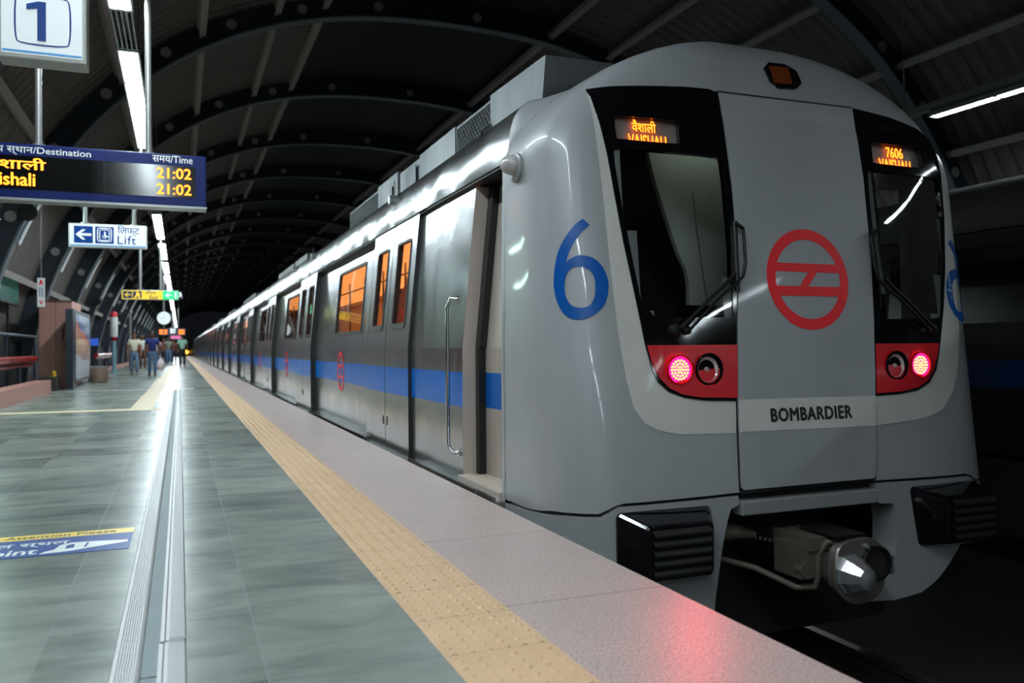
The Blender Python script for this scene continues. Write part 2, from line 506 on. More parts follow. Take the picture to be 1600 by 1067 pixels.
# skin: corrugated sheets on both flanks, dark skylight over the tracks
def skin(name, t0, t1, m, n=40):
    b = MB(); L = [vault(t0 + (t1-t0)*i/n, .47) for i in range(n+1)]
    b.sheet_y(L, [Y0 - 6 + 5*i for i in range(42)])
    return struct(name, b, m, smooth=60)
def t_of_x(x): return min(ts, key=lambda t: abs((vault(t)[0]-VX) - abs(x-VX))) * (1 if x > VX else -1)
TL, TR = t_of_x(3.1), t_of_x(8.6)
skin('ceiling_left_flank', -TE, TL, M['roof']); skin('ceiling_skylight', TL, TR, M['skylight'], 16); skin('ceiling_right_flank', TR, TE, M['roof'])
pn = 60
for x, nm in ((-3.2,0),(-2.2,1),(-.9,2),(.6,3),(2.1,4),(3.1,5),(8.6,6),(10.1,7),(11.6,8),(13.1,9),(14.4,10)):
    t = t_of_x(x); px, pz = vault(t, .34); qx, qz = vault(t, .2); e = 1e-3
    x1, z1 = vault(t+e); x0, z0 = vault(t-e); tg = Vector((x1-x0, 0, z1-z0)).normalized(); nr = Vector((-tg.z, 0, tg.x))
    b = MB(); yc, hl = (Y0-6+YEND)/2, (YEND-Y0)/2+6
    b.obox(Vector((px, yc, pz)), tg*.012, Vector((0, hl, 0)), nr*.11)
    b.obox(Vector((px, yc, pz)) - nr*.11, tg*.075, Vector((0, hl, 0)), nr*.008)
    struct('trim_%d' % (60+nm), b, M['purlin'], label='roof purlin running along the vault')
b = MB(); b.quad((-9, YEND+1, -3), (22, YEND+1, -3), (22, YEND+1, 10), (-9, YEND+1, 10))
b = MB(); b.box(-6, -3.3, Y0, YEND, -2.0, -.3); struct('ground_outside', b, M['ballast'])
b = MB(); b.box(16.5, 16.7, Y0, YEND, -1.5, 3.0); struct('wall_right', b, mat('dark_far_wall', rgb(30, 32, 36), .6))

# ------------------------------------------------------------------ luminaires in a row above the platform
def luminaire(x, z, y, label, group, tube_m, cells=4, wid=.19, L=1.22, rod=None):
    t = thing('ceiling_luminaire', label, 'ceiling light', (x, y, z), group)
    h = MB(); n = cells*L
    h.prism_y([(x-wid/2-.02, z), (x-wid/2-.02, z+.05), (x-.06, z+.11), (x+.06, z+.11), (x+wid/2+.02, z+.05), (x+wid/2+.02, z)], y, y+n)
    for i in range(cells+1): h.box(x-wid/2-.02, x+wid/2+.02, y+i*L-.03, y+i*L+.03, z-.024, z)
    h.box(x-wid/2-.024, x-wid/2-.004, y, y+n, z-.022, z); h.box(x+wid/2+.004, x+wid/2+.024, y, y+n, z-.022, z)
    h.build('housing', M['grey_metal'], t)
    for i in range(cells):
        d = MB()
        for s in (-1, 1):
            c = x + s*wid/4
            prof = [(c + wid*.235*cos(a), z - .004 - .022*sin(a)) for a in [pi*k/8 for k in range(9)]]
            d.prism_y(prof, y+i*L+.03, y+(i+1)*L-.03)
        d.build('diffuser', tube_m, t, smooth=50)
    return t
def slats(x, z, y, label, group, L=1.2, wid=.19):
    t = thing('louvre_trunking', label, 'ceiling light', (x, y, z), group)
    h = MB()
    for i in range(5):
        c = x - wid/2 + wid*i/4
        h.box(c-.008, c+.008, y, y+L, z-.02, z+.06)
    h.box(x-wid/2-.02, x+wid/2+.02, y, y+.03, z-.02, z+.08); h.box(x-wid/2-.02, x+wid/2+.02, y+L-.03, y+L, z-.02, z+.08)
    h.build('frame', M['grey_metal'], t)
    g = MB(); g.box(x-.012, x+.012, y+.03, y+L-.03, z+.2, z+.24); g.build('cable_tray', M['purlin'], t)
    return t
LX, LZ = -.53, 4.3
UN = 4*1.22 + 1.22
k0 = -6  # strip units behind the camera are assumed, added to light the train front
for i in range(k0, 20):
    y = 10.30 + i*UN
    if i == 0: lb = 'four lit twin-tube cells of the ceiling strip just above the destination board'
    elif i == -1: lb = 'lit ceiling strip light cut off by the top edge above the platform number sign'
    elif i < -1: lb = 'assumed lit ceiling strip light overhead, out of view in the platform row'
    elif i == 1: lb = 'lit ceiling strip light just beyond the destination board'
    else: lb = 'lit strip light in the long row receding above the platform'
    luminaire(LX, LZ, y, lb, 'platform ceiling lights', M['tube'])
    if i in (0, -1, 1):
        slats(LX, LZ, y - 1.22, {0: 'unlit slatted gap in the ceiling strip between two lit runs', -1: 'unlit slatted gap of the strip overhead', 1: 'unlit slatted gap of the ceiling strip behind the destination board'}[i], 'slatted gaps in the light strip', 1.18)
# trunking and hangers that carry the row
b = MB(); b.box(LX-.03, LX+.03, -8, 128, LZ+.11, LZ+.16)
for i in range(-2, 44): b.tube([(LX, 3.2*i, LZ+.15), (LX, 3.2*i, 6.75)], .008, 6)
struct('trim_80', b, M['pole'], label='trunking and rods that carry the platform light strip')
RX, RZ = 11.85, 4.75
for i in range(-3, 9):  # units out of view are assumed, carrying the row on
    y = 5.52 + i*8.2
    luminaire(RX, RZ, y, 'lit tube light hanging above the far platform' if i != 0 else 'lit tube light hanging above the far platform at the top right corner', 'far platform tube lights', M['tube_far'], 4, .16)
b = MB(); b.box(RX-.09, RX+.09, -8, 75, RZ+.11, RZ+.22)
for i in range(-2, 24): b.tube([(RX, 3.2*i+1.4, RZ+.15), (RX, 3.2*i+1.4, 7.4)], .012, 6)
struct('trim_81', b, M['pole'], label='trunking and rods that carry the far tube lights')
# ================================================================== cab shell surface
SN, SZS, SZT, SM, SZR, SRN, SHW, STILT, SY0, SLEAN, SYR = 5.9, 2.0, 2.85, 1.6, 2.25, 2.28, 1.57, .018, 3.80, .12, 4.62
def s_w(z):
    base = SHW - STILT * max(0.0, (z-.9)/1.16)
    if z <= SZS: return base
    w0 = SHW - STILT * (SZS-.9)/1.16
    t = min(1.0, (z-SZS)/(SZT-SZS))
    return w0 * max(0.0, 1 - t**SM) ** (1/SM)
def s_yn(z):
    y = SY0 + SLEAN * max(-1.0, z-.3)
    if z > SZR:
        y = SY0 + SLEAN * (SZR-.3); t = min(1.0, (z-SZR)/(SZT-SZR))
        y += (SYR-y) * (1 - (1-t**SRN) ** (1/SRN))
    return y
def s_tau(tau, z):
    a = math.copysign(abs(sin(tau)) ** (2/SN), sin(tau)); g = max(0.0, cos(tau)) ** (2/SN)
    y0 = s_yn(z)
    return Vector((XC + a*s_w(z), y0 + (SYR-y0)*(1-g), z))
def tau_of(x, z):
    a = max(-1.0, min(1.0, x / max(1e-4, s_w(z))))
    return math.copysign(math.asin(abs(a) ** (SN/2)), a)
def s_nrm(tau, z):
    e = 2e-3
    du = s_tau(min(tau+e, pi/2), z) - s_tau(max(tau-e, -pi/2), z)
    dv = s_tau(tau, z+e) - s_tau(tau, z-e)
    n = du.cross(dv)
    return n.normalized() if n.length > 1e-12 else Vector((0, -1, 0))
COLT = [tau_of(x, .5) for x in [-1.5 + .075*i for i in range(41)]]
COLT += [s*(tau_of(1.5, .5) + (pi/2 - tau_of(1.5, .5)) * i/9) for i in range(1, 10) for s in (-1, 1)] + [-.5, -.6, -.7, -.8, .5, .6, .7, .8]
COLT = sorted(set(round(t, 5) for t in COLT))
def pip(p, poly):
    x, y = p; c = False; n = len(poly)
    for i in range(n):
        (x1, y1), (x2, y2) = poly[i], poly[(i+1) % n]
        if (y1 > y) != (y2 > y) and x < (x2-x1)*(y-y1)/(y2-y1) + x1: c = not c
    return c
def densify(poly, d=.03):
    out = []
    for i in range(len(poly)):
        a, b = Vector(poly[i]), Vector(poly[(i+1) % len(poly)])
        k = max(1, int((b-a).length / d))
        out += [tuple(a + (b-a)*j/k) for j in range(k)]
    return out
def xz2t(poly):
    return [(tau_of(x, z), z) for x, z in densify(poly)]
def smooth_poly(P, it=2):
    for _ in range(it):
        Q = []
        for i in range(len(P)):
            a, b = Vector(P[i]), Vector(P[(i+1) % len(P)])
            Q += [tuple(a*.75 + b*.25), tuple(a*.25 + b*.75)]
        P = Q
    return P
def patch(name, outer, holes, m, parent, off=.004, thick=0.0, yshift=None, zs=None):
    """a panel in (tau, z) that follows the cab shell at a height off; thick makes it solid"""
    bm = bmesh.new()
    ed = []
    for loop in [outer] + list(holes):
        vv = [bm.verts.new((p[0], p[1], 0)) for p in loop]
        ed += [bm.edges.new((vv[i], vv[(i+1) % len(vv)])) for i in range(len(vv))]
    bmesh.ops.triangle_fill(bm, edges=ed, use_beauty=True)
    t0, t1 = min(p[0] for p in outer), max(p[0] for p in outer); z0, z1 = min(p[1] for p in outer), max(p[1] for p in outer)
    for t in COLT:
        if t0 < t < t1: bmesh.ops.bisect_plane(bm, geom=bm.verts[:] + bm.edges[:] + bm.faces[:], dist=1e-6, plane_co=(t, 0, 0), plane_no=(1, 0, 0))
    z = math.floor(z0/.05)*.05
    while z < z1:
        if z > z0: bmesh.ops.bisect_plane(bm, geom=bm.verts[:] + bm.edges[:] + bm.faces[:], dist=1e-6, plane_co=(0, z, 0), plane_no=(0, 1, 0))
        z += .05 if z < 2.0 else .025
    for f in bm.faces:
        if f.normal.z < 0: f.normal_flip()
    fr = bm.faces[:]
    fv = bm.verts[:]
    co = {}
    for v in fv: co[v] = (v.co.x, v.co.y)
    if thick:
        r = bmesh.ops.extrude_face_region(bm, geom=fr)
        nv = [g for g in r['geom'] if isinstance(g, bmesh.types.BMVert)]
        top = set(nv)
    else: top = set(fv)
    P0 = root_loc(parent)
    for v in bm.verts:
        t, zz = v.co.x, v.co.y
        p = s_tau(t, zz); n = s_nrm(t, zz)
        v.co = p + n*(off if v in top else off - thick) - P0
    if thick: bmesh.ops.recalc_face_normals(bm, faces=bm.faces)
    me = bpy.data.meshes.new(name)
    for f in bm.faces: f.smooth = True
    for e in bm.edges:
        if len(e.link_faces) == 2 and e.calc_face_angle(0) > radians(40): e.smooth = False
    bm.to_mesh(me); bm.free(); me.materials.append(m)
    o = bpy.data.objects.new(name, me); col.objects.link(o); o.parent = parent
    return o

RAILZ = -1.13
lead = thing('metro_car', 'leading silver metro car with the rounded grey cab and the blue number 6', 'metro car', (XC, 3.8, RAILZ), 'cars of the lit metro train')

# traced outlines of the cab front (x from the centre line, z above the platform)
MASK_L = [(-1.253,2.325),(-1.128,2.342),(-.915,2.36),(-.681,2.378),(-.516,2.383),(-.456,2.367),(-.431,2.197),(-.422,2.034),(-.411,1.797),(-.412,1.56),(-.426,1.281),(-.464,.925),(-.496,.592),(-.695,.600),(-.826,.619),(-.923,.653),(-.985,.705),(-1.02,.79),(-1.046,.91),(-1.068,1.063),(-1.095,1.239),(-1.132,1.473),(-1.162,1.71),(-1.190,1.948),(-1.216,2.103),(-1.234,2.2),(-1.243,2.28)]
BAND_L = [(-1.256,2.328),(-1.25,2.18),(-1.246,2.061),(-1.228,1.74),(-1.214,1.352),(-1.204,1.18),(-1.193,.967),(-1.165,.728),(-1.134,.574),(-1.078,.495),(-1.004,.453),(-.881,.426),(-.714,.421),(-.515,.416)]
DOOR_R = [(.552,2.379),(.577,2.182),(.592,1.943),(.589,1.649),(.584,1.397),(.557,1.041),(.511,.624)]
MASK_R = [(.556,2.377),(.84,2.352),(1.12,2.305),(1.25,2.255),(1.30,2.15),(1.305,2.0),(1.29,1.75),(1.235,1.40),(1.175,1.15),(1.09,.88),(1.035,.74),(.96,.66),(.85,.615),(.70,.597),(.506,.590),(.557,1.041),(.584,1.397),(.589,1.649),(.592,1.943),(.577,2.182)]
BAND_R = [(1.38,2.13),(1.40,1.9),(1.385,1.5),(1.335,1.0),(1.26,.74),(1.18,.6),(1.06,.49),(.94,.455),(.81,.436),(.5,.417)]
def zgap(x):
    a = abs(x)
    if a >= 1.34: return .034
    if a >= 1.25: return .034 + (1.34-a)/.09*.049
    return .083 + (1.25-a)/1.25*.022
# ---- shell skin with openings for the two windscreens
b = MB()
rows = [i/44 for i in range(45)]
rows = [r*(1.0) for r in rows]
grid = []
ztop = SZT - .0005
for r in rows:
    line = []
    for t in COLT:
        x = s_tau(t, .5).x - XC
        zb = zgap(x) if abs(t) < 1.2 else zgap(x) - .035*(abs(t)-1.2)/.37
        rr = r
        z = zb + (ztop-zb) * (rr if rr < .75 else .75 + .25*sin((rr-.75)/.25*pi/2))
        line.append((t, z))
    grid.append(line)
nc = len(COLT)
def inset(poly, k):
    cx = sum(p[0] for p in poly)/len(poly); cz = sum(p[1] for p in poly)/len(poly)
    return [(cx + (x-cx)*k, cz + (z-cz)*k) for x, z in poly]
V = [s_tau(t, z) for L in grid for t, z in L]
F = []
ML, MR = inset(MASK_L, .95), inset(MASK_R, .95)
for i in range(len(rows)-1):
    for j in range(nc-1):
        cs = [(V[q].x - XC, V[q].z) for q in (i*nc+j, i*nc+j+1, (i+1)*nc+j+1, (i+1)*nc+j)]
        if all(pip(c, ML) for c in cs) or all(pip(c, MR) for c in cs): continue
        F.append((i*nc+j, i*nc+j+1, (i+1)*nc+j+1, (i+1)*nc+j))
b.add(V, F)
b.build('cab_shell', M['train_grey'], lead, smooth=50)
# off-white swoosh
outl = BAND_L + [(-.515,.60)] + [p for p in MASK_L[13:]] + [MASK_L[0]]
o = patch('white_swoosh', xz2t(BAND_L + [(-.49,.60)] + MASK_L[13:]), [], M['white_band'], lead, .004)
o['label'] = 'off-white stripe around the near windscreen'
o = patch('white_swoosh', xz2t(BAND_R[::-1] + MASK_R[2:14] + [(.5,.60)]), [], M['white_band'], lead, .004)
o['label'] = 'off-white stripe around the far windscreen'
# black masks with windscreen and display openings
def rrect(x0, x1, z0, z1, r=.03): return smooth_poly([(x0,z0+r),(x0+r,z0),(x1-r,z0),(x1,z0+r),(x1,z1-r),(x1-r,z1),(x0+r,z1),(x0,z1-r)], 1)
GL_L = smooth_poly([(-1.04,1.06),(-.8,1.055),(-.485,1.055),(-.468,1.07),(-.458,1.5),(-.46,1.965),(-.49,1.985),(-.8,1.985),(-1.13,1.985),(-1.158,1.965),(-1.13,1.70),(-1.09,1.40)], 1)
GL_R = smooth_poly([(.585,1.055),(.9,1.055),(1.12,1.06),(1.145,1.085),(1.205,1.40),(1.255,1.70),(1.268,1.965),(1.24,1.985),(.9,1.985),(.65,1.985),(.625,1.965),(.62,1.5)], 1)
DS_L = rrect(-1.132, -.735, 2.037, 2.172, .008); DS_R = rrect(.683, 1.118, 2.036, 2.172, .008)
o = patch('windscreen_mask', xz2t(MASK_L), [xz2t(GL_L), xz2t(DS_L)], M['black_gloss'], lead, .012, .03)
o = patch('windscreen_mask', xz2t(MASK_R), [xz2t(GL_R), xz2t(DS_R)], M['black_gloss'], lead, .012, .03)
patch('windscreen', xz2t(inset(GL_L, 1.01)), [], M['cab_glass'], lead, .006)
patch('windscreen', xz2t(inset(GL_R, 1.01)), [], M['cab_glass'], lead, .006)
# destination displays sit behind the openings
M['disp_bg'] = mat('grey_display_backing', rgb(120, 112, 106), .4)
for s, DS, tx, cx in ((0, DS_L, 'वैशाली', -.945), (1, DS_R, '7606', .90)):
    d = patch('destination_display', xz2t(inset(DS, 1.12)), [], M['disp_bg'], lead, -.028)
    zt = 2.097
    p = s_tau(tau_of(cx, zt), zt)
    up = (s_tau(tau_of(cx, zt+.05), zt+.05) - p).normalized(); tilt = math.atan2(up.y, up.z)
    R_ = Matrix.Rotation(.02 if s else -.03, 3, 'Z') @ Matrix.Rotation(pi/2 - tilt, 3, 'X')
    text('led_text', tx, (p.x, p.y + .012, zt + (.0 if s == 0 else -.004)), M['led'], d, .150 if s == 0 else .142, .068 if s == 0 else .066, R_, 'CENTER', .005, .002, label='orange LED text reading ' + tx)
    text('led_text', 'VAISHALI', (p.x + (.02 if s == 0 else .0), p.y + .006, zt - .094), M['led'], d, .240 if s == 0 else .27, .080, R_, 'CENTER', .004, .002, label='orange LED text reading VAISHALI, cut off below')
# red lamp panels
RED_L = [(-1.036,.903),(-1.012,.80),(-.975,.725),(-.92,.673),(-.844,.637),(-.729,.618),(-.492,.609),(-.464,.903)]
RED_R = [(.548,.903),(.516,.606),(.72,.613),(.86,.635),(.94,.672),(1.005,.74),(1.05,.82),(1.082,.903)]
M['lens_red'] = mat('lit_red_lens', rgb(160, 10, 40), .3, emit=(1.0, .008, .16), strength=3.2)
M['tail_led'] = mat('lit_tail_led', (0, 0, 0), .4, emit=(1.0, .10, .02), strength=16.0)
M['clear_lens'] = mat('clear_lamp_lens', rgb(225, 200, 200), .12, .4)
M['red_panel'] = mat('red_lamp_panel', rgb(206, 12, 30), .25, coat=.3)
for s, R_, tx, hx in ((0, RED_L, -.855, -.668), (1, RED_R, .885, .690)):
    pnl = patch('lamp_panel', xz2t(R_), [], M['red_panel'], lead, .016, .01)
    zc = .771
    # tail lamp
    p = s_tau(tau_of(tx, zc), zc) + Vector((0, -.026, 0))
    b = MB(); b.lathe([(.082, .012), (.082, -.005), (.074, -.005), (.072, .003)], p, 'y', 28, caps=False)
    tl = b.build('tail_lamp', M['red_panel'], lead, smooth=40)
    b = MB(); b.lathe([(.073, .003), (.004, .002)], p, 'y', 28, caps=False); b.build('lens', M['lens_red'], tl)
    b = MB()
    for rr, n in ((0, 1), (.017, 6), (.034, 12), (.051, 18)):
        for q in range(n):
            a = 2*pi*q/n
            b.lathe([(.0068, .0025), (.0064, -.0005), (.0005, -.0015)], p + Vector((rr*cos(a), 0, rr*sin(a))), 'y', 8)
    b.build('led_cluster', M['tail_led'], tl)
    ld = bpy.data.lights.new('tail_lamp_beam', 'SPOT'); ld.energy = 20; ld.color = (1.0, .03, .10); ld.spot_size = radians(60); ld.spot_blend = 1.0; ld.shadow_soft_size = .05
    lo = bpy.data.objects.new('tail_lamp_beam', ld); col.objects.link(lo); lo.parent = tl
    lo.location = p + Vector((0, -.12, 0)) - root_loc(tl); lo.rotation_euler = (-(pi/2 - .34), 0, -.42 if s == 0 else .1)
    # head lamp: dark sleeve with a chrome reflector
    p = s_tau(tau_of(hx, zc), zc) + Vector((0, -.016, 0))
    b = MB(); b.lathe([(.074, .0), (.090, -.006), (.090, -.010), (.076, -.011), (.070, .012)], p, 'y', 28)
    hl = b.build('head_lamp', M['black_gloss'], lead, smooth=40)
    b = MB(); b.lathe([(.070, -.004), (.060, .004), (.04, .010), (.015, .013), (.012, -.004), (.003, -.006)], p + Vector((-.014, -.006, 0)), 'y', 24, caps=False)
    b.build('reflector', M['clear_lens'], hl, smooth=40)
# emergency door in the middle
DOOR_L = [(-.448,2.367),(-.425,2.197),(-.415,2.034),(-.404,1.797),(-.405,1.56),(-.419,1.281),(-.456,.925),(-.488,.602),(-.506,.30),(-.515,.125),(-.500,.108)]
dpoly = DOOR_L + [(.425,.112),(.440,.13),(.474,.36),(.505,.624),(.550,1.041),(.577,1.397),(.582,1.649),(.585,1.943),(.570,2.182),(.545,2.372)]
seal = [(x + (-.010 if x < 0 else .010), z + (.016 if z > 2.3 else (-.02 if z < .2 else 0))) for x, z in dpoly]
patch('door_seal', xz2t(seal), [], M['rubber'], lead, .005, .002)
door = patch('emergency_door', xz2t(dpoly), [], M['train_grey'], lead, .016, .011)
o = patch('white_stripe', xz2t([(-.501,.421),(.481,.415),(.500,.592),(-.486,.598)]), [], M['white_band'], door, .0185)
text('lettering', 'BOMBARDIER', (XC + .012, s_tau(0, .472).y - .0195, .472), M['black_ink'], door, .580, .0715, Matrix.Rotation(pi/2 - math.atan(SLEAN), 3, 'X'), 'CENTER', .046, .001, space=1.10)
# ring emblem with two bars and a slash
EX, EZ, RO, RI = .077, 1.285, .299, .236
ring = [(EX + RO*cos(2*pi*i/64), EZ + RO*sin(2*pi*i/64)) for i in range(64)]
rin = [(EX + RI*cos(2*pi*i/64), EZ + RI*sin(2*pi*i/64)) for i in range(64)]
def seg(z0, z1):                      # part of the inner disc between two heights
    a0, a1 = math.asin((z0)/RI), math.asin((z1)/RI)
    R1 = [(EX + RI*cos(a0 + (a1-a0)*i/12), EZ + RI*sin(a0 + (a1-a0)*i/12)) for i in range(13)]
    L1 = [(EX - RI*cos(a1 + (a0-a1)*i/12), EZ + RI*sin(a1 + (a0-a1)*i/12)) for i in range(13)]
    return R1, L1
cap_t = [(EX + RI*cos(a), EZ + RI*sin(a)) for a in [math.asin(.093/RI) + (pi - 2*math.asin(.093/RI))*i/24 for i in range(25)]]
cap_b = [(EX + RI*cos(a), EZ - RI*sin(a)) for a in [math.asin(.100/RI) + (pi - 2*math.asin(.100/RI))*i/24 for i in range(25)]]
R1, L1 = seg(-.043, .042)
left_w = L1 + [(EX - .072, EZ - .043), (EX + .005, EZ + .042)]
right_w = R1 + [(EX + .070, EZ + .042), (EX - .007, EZ - .043)]
def lens_(p): return xz2t(p)
patch('ring_emblem', lens_(ring), [lens_(cap_t), lens_(cap_b[::-1]), lens_(left_w), lens_(right_w)], M['emblem_red'], door, .019)
# roof marker lamp
mk = patch('marker_lamp', xz2t(smooth_poly([(-.078,2.620),(.17,2.626),(.188,2.462),(-.05,2.442)], 1)), [], M['black_gloss'], lead, .012, .012)
patch('amber_lens', xz2t([(-.035,2.590),(.115,2.598),(.10,2.478),(-.035,2.474)]), [], mat('dim_amber_lens', rgb(112, 50, 22), .25), mk, .016, .003)
# blue number on the corner
SIX = [(-.701,1.589),(-.64,1.555),(-.721,1.513),(-.797,1.461),(-.866,1.399),(-.895,1.352),(-.836,1.375),(-.76,1.389),(-.689,1.387),(-.615,1.372),(-.558,1.335),(-.522,1.281),(-.512,1.226),(-.526,1.165),(-.558,1.118),(-.613,1.081),(-.691,1.054),(-.789,1.044),(-.88,1.054),(-.96,1.086),(-1.019,1.138),(-1.052,1.199),(-1.056,1.261),(-1.031,1.34),(-.988,1.409),(-.929,1.464),(-.856,1.513),(-.776,1.56)]
SIXH = [(-.764,1.328),(-.695,1.32),(-.644,1.298),(-.62,1.259),(-.619,1.212),(-.63,1.165),(-.666,1.125),(-.713,1.11),(-.783,1.108),(-.85,1.12),(-.895,1.147),(-.923,1.189),(-.923,1.236),(-.901,1.283),(-.84,1.318)]
def cr(P, sharp=()):                 # closed Catmull-Rom, keeping the named corners
    out = []; n = len(P)
    for i in range(n):
        p0, p1, p2, p3 = P[i-1], P[i], P[(i+1) % n], P[(i+2) % n]
        if i in sharp: p0 = p1
        if (i+1) % n in sharp: p3 = p2
        for j in range(4):
            t = j/4
            out.append(tuple(.5*((2*p1[k]) + (-p0[k]+p2[k])*t + (2*p0[k]-5*p1[k]+4*p2[k]-p3[k])*t*t + (-p0[k]+3*p1[k]-3*p2[k]+p3[k])*t**3) for k in (0, 1)))
    return out
patch('number_six', cr(SIX, (0, 1, 5)), [cr(SIXH)], M['six_blue'], lead, .004)
patch('number_six', [(-a, z) for a, z in cr(SIX, (0, 1, 5))][::-1], [[(-a, z) for a, z in cr(SIXH)]], M['six_blue'], lead, .004)
# ---- lower skirt with the coupler opening
def tp(x, z): return (tau_of(x, z), z)
sk = [(-pi/2, -.025), (-1.45, .0)] + [tp(-x, zgap(x) - .016) for x in (1.5, 1.4, 1.345, 1.30, 1.25, 1.0, .75, .53)] + [tp(-.53, .03), tp(-.545, .025), tp(-.585, .012), tp(-.600, -.02), tp(-.645, -.14), tp(-.735, -.475), tp(-.75, -.58), tp(-.9, -.54), tp(-1.05, -.38), tp(-1.3, -.33), (-1.2, -.33), (-pi/2, -.33)]
def dt(P):
    out = []
    for i in range(len(P)):
        a, c = Vector(P[i]), Vector(P[(i+1) % len(P)]); k = max(1, int((c-a).length/.04))
        out += [tuple(a + (c-a)*j/k) for j in range(k)]
    return out
patch('skirt', dt(sk), [], M['skirt_grey'], lead, .0, .17)
sk = [(pi/2, -.025), (1.45, .0)] + [tp(x, zgap(x) - .016) for x in (1.5, 1.4, 1.345, 1.30, 1.25, 1.0, .75, .45)] + [tp(.455, -.035), tp(.575, -.045), tp(.585, -.14), tp(.56, -.3), tp(.40, -.50), tp(.25, -.575), tp(.487, -.591), tp(.716, -.571), tp(.857, -.512), tp(1.0, -.41), tp(1.09, -.33), tp(1.3, -.33), (1.2, -.33), (pi/2, -.33)]
patch('skirt', dt(sk)[::-1], [], M['skirt_grey'], lead, .0, .19)
b = MB(); b.box(XC-.522, XC+.445, SY0-.05, SY0+.12, -.03, .05); b.build('step_beam', M['skirt_grey'], lead, bevel=.008)
b = MB(); b.box(XC-1.2, XC+1.2, SY0+.03, SY0+.06, -.02, .2); b.box(XC-1.25, XC+1.25, 4.5, 4.55, -1.0, .1); b.box(XC-1.2, XC+1.2, SY0+.1, 4.6, .06, .09); b.build('dark_backing', M['soot_shade'], lead)  # black sheets stand in for the shade behind the gap
# ---- buffers
for s in (-1, 1):
    B0 = [(.69, -.33), (1.29, -.33), (1.29, .05), (.69, .05)]; B1 = [(.82, -.275), (1.20, -.275), (1.20, -.005), (.82, -.005)]
    b = MB(); yb, yf = 3.80, 3.585
    V = [(XC + s*x, yb, z) for x, z in B0] + [(XC + s*x, yf + .005, z) for x, z in B1]
    b.add(V, [(0,1,2,3), (7,6,5,4)] + [(i, i+4, (i+1) % 4 + 4, (i+1) % 4) for i in range(4)])
    bu = b.build('buffer', M['black_gloss'], lead, bevel=.03, seg=3)
    b = MB()
    L = []
    for i in range(5):
        z0 = -.262 + i*.049
        L += [(z0, 0), (z0+.010, -.020), (z0+.026, -.024), (z0+.038, -.016), (z0+.045, 0)]
    x0, x1 = XC + s*.845, XC + s*1.185
    b.add([(x0, yf + .006 + d, z) for z, d in L] + [(x1, yf + .006 + d, z) for z, d in L], [(i, i+1, len(L)+i+1, len(L)+i) for i in range(len(L)-1)])
    b.build('ribbed_pad', mat('worn_black_rubber', rgb(30, 30, 31), .45), bu, smooth=50)
# ---- coupler
CX, CY, CZ = XC, 3.45, -.305
cp = [(-.16,.10),(-.10,.165),(.06,.175),(.15,.14),(.195,.06),(.19,-.07),(.15,-.15),(.05,-.185),(-.05,-.18),(-.13,-.12),(-.17,-.05)]
b = MB(); b.prism_y([(CX+x, CZ+z) for x, z in smooth_poly(cp, 1)], CY, CY+.06)
b.prism_y([(CX+x*.8, CZ+z*.8) for x, z in smooth_poly(cp, 1)], CY+.06, CY+.25)
b.tube([(CX, CY+.2, CZ), (CX, 4.7, CZ+.02)], .09, 16)
coup = b.build('coupler', mat('cast_steel', rgb(150, 142, 136), .35, .75), lead, smooth=40, bevel=.008)
b = MB(); b.lathe([(.108, -.002), (.108, -.02), (.098, -.026), (.090, -.055), (.055, -.125), (.015, -.14)], (CX-.06, CY, CZ-.012), 'y', 9)
b.build('cone', mat('pale_cast_steel', rgb(190, 196, 200), .28, .8), coup)
b = MB(); b.lathe([(.095, -.002), (.095, -.028), (.080, -.028), (.078, -.004)], (CX+.105, CY-.001, CZ+.03), 'y', 24, caps=False); b.build('cup', M['dark_metal'], coup, smooth=30)
b = MB(); b.lathe([(.079, -.006), (.06, -.005)], (CX+.105, CY, CZ+.03), 'y', 24); b.build('cup_shade_disc', M['soot_shade'], coup)  # dark disc stands in for the shade inside the open cup
b = MB(); b.lathe([(.016, 0), (.016, -.02), (.006, -.024)], (CX+.045, CY, CZ+.125), 'y', 12); b.box(CX+.20, CX+.212, CY-.02, CY+.02, CZ-.04, CZ+.06); b.box(CX+.218, CX+.226, CY-.02, CY+.02, CZ-.04, CZ+.06); b.build('bolt', M['grey_metal'], coup)
b = MB()
b.tube([(CX-.02, CY+.05, CZ+.16), (CX-.13, CY+.10, CZ+.14), (CX-.17, CY+.12, CZ+.08), (CX-.175, CY+.12, CZ-.05), (CX-.18, CY+.13, CZ-.10), (CX-.25, CY+.2, CZ-.115), (CX-.40, CY+.35, CZ-.03), (CX-.52, CY+.5, CZ-.0), (CX-.75, CY+.6, CZ-.04)], .018, 10)
b.build('hose', mat('dusty_hose', rgb(86, 78, 68), .6), coup, smooth=60)
b = MB(); b.tube([(CX-.65, CY+.55, CZ+.13), (CX-.42, CY+.5, CZ+.145), (CX-.32, CY+.45, CZ+.125)], [.05, .045, .02], 12)
for i in range(12): b.box(CX-.35+i*.022, CX-.335+i*.022, CY+.42-.015*i, CY+.432-.015*i, CZ+.112-.004*i, CZ+.128-.004*i)
b.box(CX-.28, CX-.12, CY+.12, CY+.34, CZ-.05, CZ+.13); b.box(CX-.24, CX-.05, CY+.1, CY+.4, CZ+.10, CZ+.17); b.lathe([(.05, -.03), (.05, .03)], (CX-.24, CY+.14, CZ-.0), 'y', 10)
b.build('coupler_gear', mat('dusty_iron', rgb(92, 84, 74), .65, .3), coup)
b = MB(); b.box(CX-.14, CX+.06, CY+.01, CY+.3, CZ+.178, CZ+.19); b.build('top_plate', M['dark_metal'], coup)
